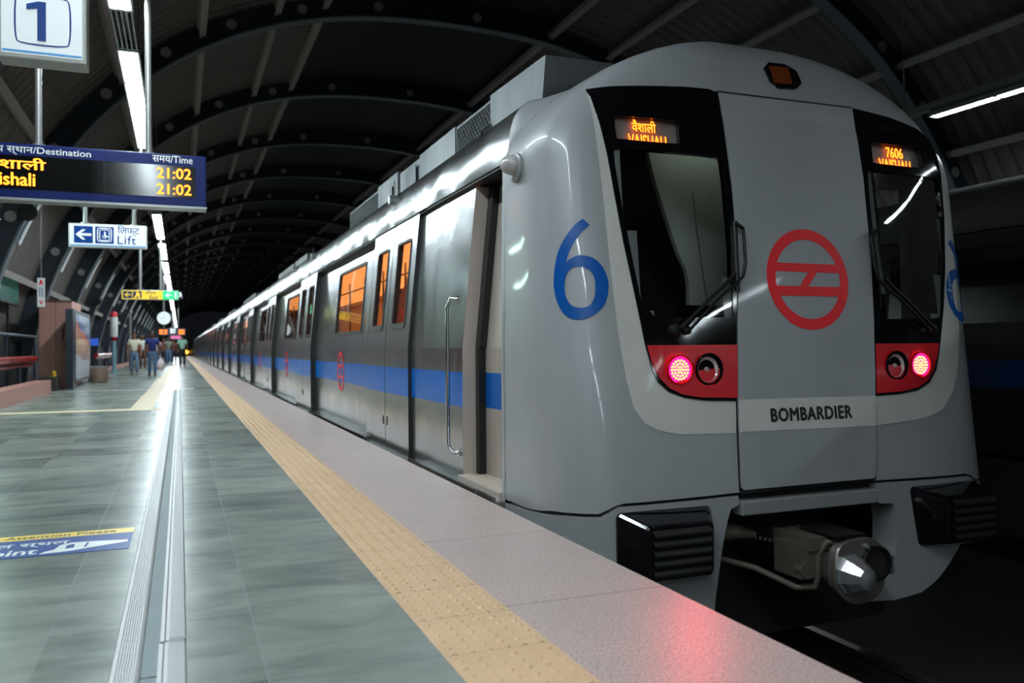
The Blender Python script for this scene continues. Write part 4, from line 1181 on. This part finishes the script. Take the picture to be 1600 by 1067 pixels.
for i in range(16):
    a0, a1 = 2*pi*i/16, 2*pi*(i+1)/16
    if 2 < i < 6: continue
    b.add([(xc+cos(t)*rr*q*.12, y-.009, zc-.02+sin(t)*rr*q*.12) for t, rr in ((a0, 1), (a1, 1), (a1, .7), (a0, .7))], [(0, 1, 2, 3)])
b.box(xc-.006, xc+.016, y-.0095, y-.008, zc-.02, zc+.05); b.box(xc-.0, xc+.05, y-.0095, y-.008, zc-.03, zc-.012)
b.build('wheelchair_pictogram', M['white_light'], ls)
xt = x0+.10+2*q+.05
text('lettering', 'िलफ्ट', (xt, y-.004, zc+.035), M['blue_sign'], ls, None, .12, bold=.006, label='Hindi word for lift')
text('lettering', 'Lift', (xt, y-.004, zc-q/2+.0), M['blue_sign'], ls, None, .125, bold=.006, space=1.1, label='word Lift')
b = MB(); b.box(x0+.02, x1-.02, y-.006, y-.004, z0+.02, z0+.034); b.build('blue_line', M['cyan_sign'], ls)
# yellow exit sign with a green end
y = 27.5
x0, x1, z0, z1, xs = -1.631, -.029, 2.433, 2.728, -.49
M['yellow'] = mat('yellow_backlit_face', rgb(225, 190, 40), .4, emit=rgb(235, 190, 40), strength=.38)
M['green'] = mat('green_backlit_face', rgb(20, 180, 110), .4, emit=rgb(10, 200, 110), strength=.75)
M['sign_navy'] = mat('dark_blue_field', rgb(20, 34, 78), .4)
es = board('exit_sign', 'long yellow hanging exit sign with two dark blue arrow fields and a green end', 'sign', x0, x1, z0, z1, y, .14, M['grey_metal'], [-1.113, -.534], pr=.045)
b = MB(); b.box(x0+.015, xs, y-.005, y, z0+.015, z1-.015); b.build('yellow_face', M['yellow'], es)
b = MB(); b.box(xs, x1-.015, y-.005, y, z0+.015, z1-.015); b.build('green_face', M['green'], es)
H_ = z1 - z0; zc = (z0+z1)/2; q = H_*.72
b = MB(); b.box(x0+.05, x0+.05+q*1.15, y-.008, y-.005, zc-q/2, zc+q/2); b.box(x0+.07+q*1.15, x0+.07+q*2.3, y-.008, y-.005, zc-q/2, zc+q/2); b.build('dark_field', M['sign_navy'], es)
b = MB(); arrow_left(b, x0+.05+q*.57, y-.008, zc, q*.42)
cx = x0+.07+q*1.75; b.sphere((cx-.01, y-.009, zc+.10), .028, 8, 6, (1, .2, 1)); b.prism_y([(cx-.03, zc+.07), (cx+.04, zc+.07), (cx+.09, zc), (cx+.05, zc), (cx+.09, zc-.12), (cx+.05, zc-.12), (cx, zc-.03), (cx-.07, zc-.12), (cx-.10, zc-.10), (cx-.04, zc)], y-.010, y-.008)
b.build('pictogram', M['yellow'], es)
text('lettering', 'निकास', (x0+.12+q*2.5, y-.006, zc+.02), M['sign_navy'], es, None, .11, bold=.004, label='Hindi word for exit')
text('lettering', 'Exit', (x0+.25+q*2.5, y-.006, zc-.125), M['sign_navy'], es, None, .11, bold=.004, label='word Exit')
b = MB(); arrow_left(b, xs+.17, y-.006, zc, q*.46); b.box(xs+.34, xs+.40, y-.008, y-.005, zc-.1, zc+.1); b.prism_y([(xs+.42, zc-.1), (xs+.48, zc+.02), (xs+.44, zc+.1), (xs+.52, zc+.1), (xs+.55, zc), (xs+.55, zc-.1), (xs+.52, zc-.02)], y-.008, y-.005); b.build('arrow', M['white_light'], es)
# round clock
y = 41.0
p = Vector((-.682, y, 2.361)); r = .297
ck = thing('platform_clock', 'round white double sided clock hanging on a pole beyond the exit sign', 'clock', (p.x, y, p.z - r))
b = MB(); b.lathe([(r, .16), (r, 0), (r*.93, -.01)], p, 'y', 36); b.build('case', M['white_paint'], ck, smooth=40)
b = MB(); b.lathe([(r*.92, -.012), (r*.05, -.013)], p, 'y', 36); b.build('dial', mat('lit_clock_dial', rgb(220, 228, 228), .4, emit=rgb(210, 225, 228), strength=.5), ck)
b = MB()
for i in range(12):
    a = 2*pi*i/12; d = Vector((sin(a), 0, cos(a)))
    b.obox(p + d*r*.8 + Vector((0, -.016, 0)), d*r*.07, Vector((0, .002, 0)), Vector((cos(a), 0, -sin(a)))*r*.018)
for a, l_, w_ in ((radians(12), .72, .02), (radians(271), .5, .03)):
    d = Vector((sin(a), 0, cos(a))); b.obox(p + d*r*l_*.5 + Vector((0, -.018, 0)), d*r*l_*.5, Vector((0, .002, 0)), Vector((cos(a), 0, -sin(a)))*r*w_)
b.build('hands', M['black_ink'], ck)
b = MB(); b.tube([(p.x, y+.08, p.z+r), (p.x, y+.08, 6.6)], .05, 12); b.tube([(p.x, y+.08, p.z-r), (p.x, y+.08, p.z-r-.5)], .03, 10); b.build('hanger_pole', M['pole'], ck, smooth=50)
# far indicator with platform number, and a pink sign below it
y = 76.0
x0, x1, z0, z1 = -1.666, .436, 2.148, 2.745
fb = board('train_indicator_board', 'small far destination board with two glowing orange panels around a white square', 'display board', x0, x1, z0, z1, y, .3, M['navy'], [-.569], pr=.06)
for i, (a0, a1) in enumerate(((-1.617, -1.022), (-.142, .335))):
    c0, c1 = 2.232, 2.664
    b = MB(); n = 3
    for k_ in range(2): b.box(a0, a1, y-.01, y, c0 + (c1-c0)*(.08+.5*k_), c0 + (c1-c0)*(.42+.5*k_))
    o = b.build('led_text', M['led_soft'], fb); o['label'] = 'glowing orange text %s' % ('beside the white square on the side away from the train' if i == 0 else 'nearer the train')
a0, a1, c0, c1 = -.77, -.371, 2.312, 2.744
b = MB(); b.box(a0, a1, y-.02, y, c0, c1); o = b.build('number_plate', M['white_light'], fb)
y = 72.0
x0, x1, z0, z1 = -.708, .076, 1.80, 2.059
pk = board('pink_sign', 'pale pink lit strip sign hanging below the far destination board', 'sign', x0, x1, z0, z1, y, .1, M['grey_metal'], [x0+.2, x1-.2], ptop=6.6, pr=.03)
b = MB(); b.box(x0, x1, y-.01, y, z0, z1); b.build('face', mat('pink_backlit_face', rgb(225, 120, 170), .4, emit=rgb(230, 110, 165), strength=.5), pk)
# sticker on the platform floor
st = thing('floor_sticker', 'blue and yellow floor sticker with white lettering on the stone platform', 'sticker', (-.7, 4.4, 0))
b = MB(); b.box(-1.3, -.222, 4.17, 4.535, .0005, .0022); b.build('blue_band', M['blue_sign'], st)
b = MB(); b.box(-1.3, -.218, 4.535, 4.65, .0005, .0024); b.build('yellow_band', mat('yellow_vinyl', rgb(222, 188, 66), .4), st)
FLAT = Matrix.Identity(3)
text('lettering', 'Attention Please', (-.30, 4.565, .0028), mat('dark_green_ink', rgb(60, 72, 40), .5), st, .48, .06, FLAT, 'RIGHT', .004, .0004)
text('lettering', 'मेल स्थल', (-.49, 4.385, .0026), M['white_paint'], st, .36, .095, FLAT, 'RIGHT', .012, .0004, label='white Hindi lettering')
text('lettering', 'point', (-.60, 4.215, .0026), M['white_paint'], st, .24, .105, FLAT, 'RIGHT', .02, .0004)
b = MB(); b.prism_z([(-.585, 4.20), (-.46, 4.22), (-.40, 4.25), (-.235, 4.32), (-.235, 4.36), (-.40, 4.39), (-.475, 4.395), (-.52, 4.36), (-.535, 4.27), (-.57, 4.24)], .002, .0028)
b.build('pointing_mark', M['white_paint'], st)
b = MB(); b.prism_z([(-.49, 4.27), (-.455, 4.28), (-.46, 4.36), (-.49, 4.34)], .0028, .003); b.prism_z([(-.415, 4.275), (-.405, 4.275), (-.40, 4.37), (-.41, 4.37)], .0028, .003); b.build('mark_detail', M['blue_sign'], st)
# ================================================================== things along the back of the platform
def perch(y0, y1, x, label, legs):
    t = thing('perch_rail', label, 'bench', (x, (y0+y1)/2, 0), 'red perch rails')
    b = MB(); b.tube([(x, y0, .73), (x, y1, .73)], .075, 16); b.build('padded_bar', M['red_paint'], t, smooth=50)
    b = MB(); b.tube([(x-.05, y0, .60), (x-.05, y1, .60)], .045, 12); b.build('lower_bar', M['red_paint'], t, smooth=50)
    for yy in legs:
        b = MB(); b.tube([(x-.05, yy, .62), (x-.04, yy, .0)], .04, 10); b.tube([(x-.04, yy, 0), (x-.04, yy, .012)], .07, 12); b.build('leg', M['navy'], t, smooth=50)
    return t
perch(14.0, 21.2, -3.02, 'long red padded perch rail in front of the pink clad column', (15.2, 17.4, 19.6))
perch(28.0, 33.5, -3.15, 'red perch rail just past the advertisement panel', (28.8, 32.6))
perch(37.5, 45.0, -3.15, 'red perch rail beyond the post with the red and white drum', (38.3, 44.0))
b = MB(); b.tube([(-3.28, 12.0, 1.25), (-3.28, 23.3, 1.25)], .035, 12)
hr = thing('handrail', 'bluish grey handrail above the long red perch rail', 'handrail', (-3.28, 17.6, 0))
b.build('rail', mat('blue_grey_rail', rgb(96, 116, 132), .3, .4), hr, smooth=50)
for yy in (12.5, 16.0, 19.5, 23.0):
    b = MB(); b.tube([(-3.28, yy, 0), (-3.28, yy, 1.25)], .025, 10); b.build('post', M['navy'], hr, smooth=50)
# dark infill behind the rail
b = MB(); b.box(-3.95, -3.88, -8, YEND, -.3, 1.15)
struct('wall_left', b, mat('dark_parapet', rgb(34, 40, 46), .5))
# pink clad column
pc = thing('pink_column', 'tall pink granite clad box column behind the fire extinguisher', 'column', (-2.88, 24.5, 0))
b = MB(); b.box(-3.25, -2.52, 23.5, 25.5, 0, 2.16); b.build('cladding', M['pink'], pc, bevel=.01)
b = MB(); b.box(-2.885, -2.878, 23.492, 23.5, 0, 2.16); b.box(-3.252, -2.518, 23.488, 23.5, 2.12, 2.165); b.build('joint', mat('cladding_joint', rgb(92, 64, 58), .7), pc)
fe = thing('fire_extinguisher', 'red fire extinguisher hung on the pink column', 'fire extinguisher', (-2.60, 23.4, .95))
b = MB(); b.lathe([(.02, .92), (.06, .93), (.07, .97), (.07, 1.38), (.05, 1.43), (.025, 1.46), (.025, 1.50)], (-2.60, 23.41, 0), 'z', 18); b.build('cylinder', M['red_paint'], fe, smooth=50)
b = MB(); b.lathe([(.0715, 1.15), (.0715, 1.30)], (-2.60, 23.41, 0), 'z', 18, caps=False); b.build('label_band', mat('pale_yellow_label', rgb(210, 200, 120), .5), fe, smooth=50)
b = MB(); b.box(-2.615, -2.585, 23.36, 23.46, 1.49, 1.53); b.tube([(-2.60, 23.37, 1.51), (-2.66, 23.35, 1.50), (-2.72, 23.35, 1.40), (-2.70, 23.36, 1.2)], .012, 8); b.build('valve_hose', M['rubber'], fe)
b = MB(); b.box(-2.64, -2.56, 23.48, 23.5, 1.1, 1.45); b.build('bracket', M['dark_metal'], fe)
# small plant trough / yellow topped valve box at the foot
vb = thing('floor_box', 'low dark box with a yellow cap on the floor by the column', 'box', (-2.75, 21.5, 0))
b = MB(); b.box(-2.95, -2.60, 21.2, 21.9, 0, .32); b.build('body', mat('dark_brown_box', rgb(46, 44, 38), .6), vb, bevel=.01)
b = MB(); b.lathe([(.05, .32), (.05, .42), (.03, .45)], (-2.68, 21.5, 0), 'z', 14); b.build('cap', mat('yellow_cap', rgb(190, 150, 30), .4), vb)
# hanging notice
vn = thing('vertical_notice', 'narrow white vertical notice with red and blue marks hanging above the red rail', 'sign', (-2.72, 20, 1.84))
b = MB(); b.box(-2.795, -2.652, 20, 20.02, 1.84, 2.45); b.build('plate', M['white_paint'], vn)
b = MB(); b.tube([(-2.72, 20.01, 2.45), (-2.72, 20.01, 4.3)], .008, 8); b.build('hanger', M['grey_metal'], vn)
b = MB(); b.prism_y([(-2.765, 2.30), (-2.74, 2.30), (-2.733, 2.33), (-2.712, 2.33), (-2.705, 2.30), (-2.68, 2.30), (-2.71, 2.41), (-2.735, 2.41)], 19.996, 20.0)
b.prism_y([(-2.765, 1.97), (-2.72, 1.88), (-2.68, 1.97), (-2.70, 1.98), (-2.72, 1.93), (-2.745, 1.98)], 19.996, 20.0); b.build('red_mark', M['emblem_red'], vn)
b = MB()
for zz in (2.06, 2.10, 2.14, 2.18, 2.22): b.box(-2.765, -2.735, 19.996, 20.0, zz, zz+.022); b.box(-2.715, -2.685, 19.996, 20.0, zz, zz+.022)
b.build('blue_mark', M['blue_sign'], vn)
# advertisement panel
ad = thing('advertisement_panel', 'glazed advertisement panel with a coloured poster and a dark end post', 'advertisement', (-2.4, 24.4, 0))
b = MB(); b.prism_z([(-2.485, 21.9), (-2.33, 21.9), (-2.33, 22.5), (-2.36, 22.8), (-2.485, 22.8)], 0, 1.89); b.build('end_post', mat('dark_navy_post', rgb(28, 36, 50), .3), ad)
b = MB(); b.box(-2.46, -2.40, 22.8, 26.7, .14, .20); b.box(-2.46, -2.40, 22.8, 26.7, 1.84, 1.92); b.box(-2.46, -2.40, 26.62, 26.7, .14, 1.9); b.box(-2.46, -2.40, 22.8, 22.88, .14, 1.9)
for yy in (22.9, 26.6): b.box(-2.45, -2.41, yy-.04, yy+.04, 0, .14)
b.build('frame', M['grey_metal'], ad)
k = N('abstract_poster'); p, xyz = k.pos()
sl = k.math('ADD', xyz[2], k.math('MULTIPLY', k.math('SUBTRACT', xyz[1], 24.5), .14)); sl = k.math('ADD', sl, k.math('MULTIPLY', k.noise(p, 1.2, 2), .35))
c = k.mix(k.math('GREATER_THAN', sl, .86), rgb(206, 206, 206), rgb(186, 150, 126))
c = k.mix(k.math('GREATER_THAN', sl, 1.46), c, rgb(196, 84, 62)); c = k.mix(k.math('GREATER_THAN', sl, 1.64), c, rgb(62, 92, 150)); c = k.mix(k.math('GREATER_THAN', sl, 1.83), c, rgb(150, 170, 190))
k.l(c, k.b.inputs['Base Color']); k.l(c, k.b.inputs['Emission Color']); k.b.inputs['Emission Strength'].default_value = .10; k.b.inputs['Roughness'].default_value = .12
b = MB(); b.box(-2.445, -2.415, 22.88, 26.62, .66, 1.84); b.build('poster', k.m, ad)
b = MB(); b.box(-2.444, -2.416, 22.88, 26.62, .20, .655); b.build('lower_panel', mat('white_lower_panel', rgb(196, 200, 206), .25), ad)
# round bin
bn = thing('round_bin', 'round wooden slatted bin standing at the end of the advertisement panel', 'bin', (-2.13, 26.1, 0))
b = MB(); b.lathe([(.20, 0), (.22, .02), (.235, .42), (.225, .45)], (-2.13, 26.1, 0), 'z', 28); b.build('drum', mat('brown_grey_drum', rgb(140, 128, 118), .55), bn, smooth=40)
b = MB()
for i in range(24):
    a = 2*pi*i/24; d = Vector((cos(a), sin(a), 0))
    b.obox(Vector((-2.13, 26.1, .22)) + d*.232, Vector((-sin(a), cos(a), 0))*.021, d*.006, Vector((0, 0, .19)))
b.build('slats', mat('brown_slat', rgb(120, 98, 84), .5), bn)
b = MB(); b.lathe([(.245, .44), (.245, .465), (.18, .47), (.17, .44)], (-2.13, 26.1, 0), 'z', 28); b.build('rim', M['grey_metal'], bn, smooth=30)
# help post
hp = thing('help_post', 'pale blue post carrying a white drum with red ends', 'post', (-2.46, 36.85, 0))
b = MB(); b.lathe([(.17, 0), (.17, .03), (.075, .04), (.075, 1.34)], (-2.46, 36.85, 0), 'z', 20); b.build('post', mat('pale_blue_post', rgb(120, 160, 172), .35), hp, smooth=40)
b = MB(); b.lathe([(.10, 1.30), (.11, 1.32), (.11, 1.46)], (-2.46, 36.85, 0), 'z', 20); b.build('lower_collar', M['red_paint'], hp, smooth=40)
b = MB(); b.lathe([(.14, 1.45), (.145, 1.47), (.145, 2.22), (.14, 2.24)], (-2.46, 36.85, 0), 'z', 24); b.build('drum', mat('white_drum', rgb(205, 208, 205), .3), hp, smooth=40)
b = MB(); b.lathe([(.125, 2.24), (.125, 2.40), (.10, 2.46)], (-2.46, 36.85, 0), 'z', 20); b.build('cap', mat('pinkish_red_cap', rgb(214, 60, 70), .3), hp, smooth=40)
# slim pale pole further on
sp = thing('platform_pole', 'slim pale pole standing behind the man in the cream shirt', 'pole', (-2.05, 40.5, 0))
b = MB(); b.lathe([(.12, 0), (.12, .03), (.05, .04), (.05, 2.6)], (-2.05, 40.5, 0), 'z', 14); b.build('shaft', M['pole'], sp, smooth=40)
# blue notice on the parapet
bl = thing('blue_notice', 'small glowing blue notice on the dark wall behind the help post', 'sign', (-3.6, 37, 1.2))
b = MB(); b.box(-3.86, -3.2, 39.0, 39.05, 1.12, 1.42); b.build('face', mat('lit_blue_face', rgb(60, 100, 200), .3, emit=rgb(50, 100, 210), strength=.5), bl)
b = MB(); b.box(-3.56, -3.50, 39.02, 39.06, 0, 1.12); b.build('stand', M['dark_metal'], bl)
# unlit tube fittings clipped to the flanges of the ribs, seen as pale bars along the wall
def rib_t(z): return min([-t_ for t_ in ts], key=lambda q: abs(vault(q)[1] - z) if q < 0 else 9)
for i in range(0, 14):
    yy = VY + (i-1)*VS + .13
    t0, t1 = rib_t(3.05), rib_t(4.05)
    tl = thing('tube_fitting', 'pale unlit tube fitting on a rib of the side wall' if i > 2 else ['pale unlit tube fitting on the wall rib nearest the camera', 'pale unlit tube fitting on the rib beside the destination board', 'pale unlit tube fitting on the rib below the lift sign'][i], 'light fitting', (vault(t0)[0], yy, 3.05), 'tube fittings on the wall ribs')
    b = MB(); P = [Vector((vault(t0 + (t1-t0)*q/6, -.035)[0], yy, vault(t0 + (t1-t0)*q/6, -.035)[1])) for q in range(7)]
    b.tube(P, .035, 10); b.build('tube_cover', M['white_paint'] if i else M['white_paint'], tl, smooth=50)
    b = MB()
    for P_ in (P[0], P[-1]): b.box(P_.x-.05, P_.x+.02, yy-.03, yy+.03, P_.z-.03, P_.z+.03)
    b.build('end_clip', M['grey_metal'], tl)
for i, (z, y, x) in enumerate(((3.62, 18.6, -2.75), (2.9, 37.5, -3.15), (2.75, 50, -3.2))):
    ls_ = thing('loudspeaker', ['round dark loudspeaker beside the pale tube left of the lift sign', 'round dark loudspeaker on the wall above the help post', 'round loudspeaker further along the side wall'][i], 'loudspeaker', (x, y, z))
    b = MB(); b.lathe([(.05, .16), (.09, .12), (.17, 0), (.165, -.01)], (x, y, z), 'y', 20); b.build('horn', M['dark_metal'], ls_, smooth=40)
    b = MB(); b.tube([(x, y+.12, z), (x-.25, y+.2, z+.02)], .02, 8); b.build('bracket', M['grey_metal'], ls_)
# assumed lit tube battens on the side wall, unseen, added for greenish floor glare
M['assumed_tube'] = mat('assumed_greenish_tube', (.8, .8, .8), .4, emit=(.66, 1.0, .88), strength=30)
for nm_, z in (('lower', 2.3), ('upper', 3.0)):
    x = vault(rib_t(z))[0] + .12
    wl = thing('assumed_tube_light', nm_ + ' of two assumed greenish tube battens on the side wall beyond the left edge', 'assumed wall light', (x, 14, z), 'assumed wall tube battens')
    b = MB(); b.box(x-.12, x, 12.0, 15.9, z-.09, z+.09); b.box(x, x+.16, 12.0, 15.9, z+.075, z+.09); b.build('casing', M['grey_metal'], wl)  # added overhang on top keeps the tube light off the roof
    b = MB(); b.tube([(x+.03, 12.1, z), (x+.03, 15.8, z)], .045, 10); b.build('tube', M['assumed_tube'], wl, smooth=60)
    b = MB(); b.tube([(x-.10, 13.6, z), (x-.45, 13.6, z)], .03, 8); b.tube([(x-.10, 15.2, z), (x-.45, 15.2, z)], .03, 8); b.build('bracket', M['grey_metal'], wl)
gp = thing('glass_panel', 'dim green glass panel low on the side wall above the handrail', 'panel', (-3.68, 21.6, 2.05))
b = MB(); b.box(-3.72, -3.64, 21.0, 23.2, 2.05, 2.6); b.build('pane', mat('dim_green_glass', rgb(60, 96, 90), .2, emit=rgb(60, 120, 105), strength=.2), gp)
b = MB(); b.box(-3.73, -3.63, 20.95, 23.25, 2.0, 2.05); b.box(-3.73, -3.63, 20.95, 23.25, 2.6, 2.65); b.box(-3.71, -3.66, 22.05, 22.12, 0, 2.0); b.build('frame', M['dark_metal'], gp)
# far signal lamps at the end of the line
sg = thing('signal_lamp', 'orange signal lamp glowing at the far end of the track', 'signal', (1.15, 176, 0))
b = MB(); b.tube([(1.25, 176, 0), (1.25, 176, 1.2)], .06, 8); b.build('post', M['dark_metal'], sg)
b = MB(); b.sphere((1.2, 175.8, .55), .34, 12, 8); o = b.build('lamp', mat('orange_signal', (0, 0, 0), .5, emit=(1, .45, .05), strength=6), sg)
b = MB(); b.sphere((.95, 175.8, .35), .22, 12, 8); o = b.build('lamp', mat('red_orange_signal', (0, 0, 0), .5, emit=(1, .18, .02), strength=4), sg)
# ================================================================== people
def skin_mesh(name, verts, edges, m, parent, sub=1):
    me = bpy.data.meshes.new(name)
    off = root_loc(parent)
    me.from_pydata([tuple(Vector(v[0]) - off) for v in verts], edges, [])
    o = bpy.data.objects.new(name, me); col.objects.link(o); o.parent = parent
    md = o.modifiers.new('skin', 'SKIN'); md.use_smooth_shade = True
    for i, v in enumerate(verts):
        sv = me.skin_vertices[0].data[i]
        sv.radius = (v[1], v[2] if len(v) > 2 else v[1]); sv.use_root = (i == 0)
    if sub: 
        s = o.modifiers.new('sub', 'SUBSURF'); s.levels = sub; s.render_levels = sub
    me.materials.append(m)
    return o
_c = {}
def cloth(c, r=.8):
    if (c, r) not in _c: _c[(c, r)] = mat('cloth', rgb(*c), r)
    return _c[(c, r)]
SKIN_A, SKIN_B = (128, 84, 62), (112, 72, 54)
def person(label, x, y, h, face, shirt, pants, skin=SKIN_A, stride=.16, arms=(0.05, 0.05), long_sleeve=False, z=0.0, group=None, raise_arm=None, turn=0.0, name='person', hair=(18, 15, 14)):
    """a standing or walking adult; face = -1 looks towards the camera, 1 looks away"""
    k_ = h / 1.70
    ca, sa = cos(turn), sin(turn)
    def P(px, py, pz):
        lx, ly = px*k_, py*k_*face
        return (x + lx*ca - ly*sa, y + lx*sa + ly*ca, z + pz*k_)
    t = thing(name, label, 'person', (x, y, z), group)
    V = []; E = []
    def v(p, r, r2=None, par=None):
        V.append((P(*p), r*k_, (r2 or r)*k_)); i = len(V) - 1
        if par is not None: E.append((par, i))
        return i
    def elbow(s):
        if raise_arm == s: return (.27*s, .08, 1.45), (.20*s, .16, 1.70), (.20*s, .18, 1.76)
        a = arms[0] if s < 0 else arms[1]
        return (.235*s, a*.4 - .02, 1.12), (.245*s, a + .04, .88), (.243*s, a + .06, .80)
    pel = v((0, 0, .94), .105, .085); wa = v((0, 0, 1.08), .10, .08, pel); ch = v((0, 0, 1.27), .125, .09, wa); nb = v((0, -.01, 1.42), .075, .06, ch)
    nk = v((0, 0, 1.49), .052, .055, nb); h1 = v((0, .015, 1.555), .066, .078, nk); h2 = v((0, .01, 1.625), .074, .090, h1); v((0, .0, 1.685), .05, .06, h2)
    v((0, .105, 1.585), .012, .012, h1)
    for s in (-1, 1):
        e_, w_, hd = elbow(s)
        sh = v((.165*s, 0, 1.385), .062, .06, ch); el = v(e_, .043, .043, sh); wr = v(w_, .030, .028, el); hh = v(hd, .024, .036, wr)
        dz = -1 if raise_arm != s else 1
        for q, (fy, fl) in enumerate(((-.03, .065), (-.01, .078), (.012, .073), (.032, .058))):
            f1 = v((hd[0], hd[1]+fy, hd[2]+.04*dz), .0085, .0085, hh); v((hd[0]-.008*s, hd[1]+fy+.012, hd[2]+(.04+fl*.6)*dz), .007, .007, f1)
        th = v((hd[0]-.012*s, hd[1]+.045, hd[2]+.01*dz), .0095, .0095, hh); v((hd[0]-.02*s, hd[1]+.06, hd[2]+.045*dz), .008, .008, th)
        st = stride*s
        hp_ = v((.09*s, 0, .88), .07, .075, pel); kn = v((.10*s, st*.55+.03, .50), .058, .062, hp_); an = v((.10*s, st-.02*abs(s), .09), .040, .042, kn); v((.105*s, st+.12, .045), .036, .03, an)
    skin_mesh('body', V, E, cloth(skin, .55), t)
    # shirt
    V, E = [], []
    a0 = v((0, 0, .90), .15, .115); a1 = v((0, 0, 1.08), .142, .112, a0); a2 = v((0, 0, 1.27), .165, .118, a1); v((0, -.005, 1.405), .09, .075, a2)
    for s in (-1, 1):
        e_, w_, hd = elbow(s)
        sh = v((.17*s, 0, 1.38), .075, .074, a2)
        A, B = Vector((.17*s, 0, 1.38)), Vector(e_)
        if long_sleeve:
            m_ = v(e_, .058, .058, sh); v(tuple(Vector(w_)*.9 + B*.1), .042, .042, m_)
        else: v(tuple(A*.25 + B*.75), .066, .066, sh)
    skin_mesh('shirt', V, E, cloth(shirt), t)
    V, E = [], []
    a0 = v((0, 0, .97), .142, .110); a1 = v((0, 0, .90), .14, .11, a0)
    for s in (-1, 1):
        st = stride*s
        hp_ = v((.09*s, 0, .82), .092, .098, a1); kn = v((.10*s, st*.55+.03, .50), .075, .078, hp_); v((.10*s, st-.02, .10), .062, .066, kn)
    skin_mesh('trousers', V, E, cloth(pants), t)
    for s in (-1, 1):
        st = stride*s; b = MB()
        c = P(.105*s, st+.045, .045); b.sphere(c, .05*k_, 10, 6, (.95, 2.5, .9)); b.build('shoe', cloth((30, 28, 28), .5), t, smooth=60)
    b = MB(); c = Vector(P(0, -.012, 1.635)); b.sphere(c, .092*k_, 16, 10, (.93, 1.02, .86))
    b.v = [q if (q[2] > c.z - .02*k_ or (q[1]-c.y)*face < -.02*k_) else (q[0]*.6 + c.x*.4, q[1] - .05*face*k_, max(q[2], c.z - .02*k_)) for q in b.v]
    b.build('hair', cloth(hair, .6), t, smooth=60)
    if face < 0 or name == 'passenger':
        for s in (-1, 1):
            b = MB(); b.sphere(P(.028*s, .087, 1.605), .011*k_, 8, 6); b.build('eye', cloth((24, 18, 16), .3), t)
        b = MB(); b.sphere(P(0, .088, 1.545), .018*k_, 8, 6, (1.3, .5, .4)); b.build('mouth', cloth((92, 48, 44), .5), t)
    for s in (-1, 1):
        b = MB(); b.sphere(P(.078*s, .005, 1.59), .024*k_, 8, 6, (.45, .8, 1.2)); b.build('ear', cloth(skin, .55), t)
    return t
person('man in a cream shirt and blue jeans walking towards the camera', -1.56, 33.4, 1.55, -1, (214, 208, 184), (96, 122, 146), SKIN_A, .12)
person('man in a navy blue shirt and jeans walking with a white bag', -.90, 31.4, 1.56, -1, (30, 44, 110), (78, 112, 146), SKIN_B, .10, (.02, .02))
bg = thing('carrier_bag', 'white carrier bag hanging from the hand of the man in navy', 'bag', (-.63, 31.30, .22))
b = MB(); b.lathe([(.05, .20), (.12, .24), (.14, .36), (.11, .50), (.04, .60), (.02, .66)], (-.63, 31.30, 0), 'z', 18)
b.build('sack', mat('white_plastic', rgb(226, 214, 218), .4), bg, smooth=60)
b = MB(); b.tube([(-.645, 31.30, .63), (-.643, 31.30, .72), (-.63, 31.30, .74), (-.617, 31.30, .72), (-.615, 31.30, .63)], .006, 6); b.build('handle', M['white_paint'], bg)
person('person in a mint green shirt and black trousers walking away along the platform', .11, 48.0, 1.74, 1, (150, 200, 176), (22, 22, 26), SKIN_B, .14)
G = 'people far down the platform'
for lb, px, py, hh, fc, sh, pt in (
    ('person in a white shirt standing behind the man in cream', -1.72, 45.0, 1.66, -1, (214, 220, 212), (92, 70, 62)),
    ('person in a red top at the back beside the wall', -2.0, 47.0, 1.68, 1, (190, 46, 66), (60, 52, 50)),
    ('person in a pale lilac shirt and jeans beyond the man in navy', -1.28, 54.0, 1.66, -1, (176, 160, 176), (88, 120, 150)),
    ('person in a dark red shirt in the middle of the far group', -.98, 57.0, 1.68, -1, (108, 62, 62), (46, 50, 60)),
    ('person in a grey green shirt and jeans in the far group', -.66, 56.0, 1.72, -1, (120, 128, 116), (84, 116, 150)),
    ('person in a maroon top and black trousers at the train side of the far group', -.36, 58.0, 1.64, -1, (96, 44, 48), (28, 28, 30)),
    ('person in an orange brown shirt at the rear of the far group', -.84, 61.0, 1.66, 1, (150, 100, 76), (70, 82, 100))):
    person(lb, px, py, hh, fc, sh, pt, SKIN_A if py % 2 else SKIN_B, .06, group=G)
# passengers in the leading car, seen through its windows
person('passenger in a rust red shirt holding the rail behind the big car window', 2.75, 10.9, 1.68, -1, (150, 70, 44), (60, 50, 46), SKIN_A, .03, z=.012, raise_arm=-1, turn=.9, name='passenger')
person('passenger in a brown shirt behind the tall door windows', 2.50, 7.75, 1.70, -1, (104, 62, 40), (48, 42, 40), SKIN_B, .03, z=.012, raise_arm=1, turn=.6, name='passenger')
person('passenger in an ochre shirt standing deeper in the car', 3.4, 12.3, 1.66, -1, (176, 110, 60), (52, 46, 44), SKIN_A, .03, z=.012, turn=-.5, name='passenger')
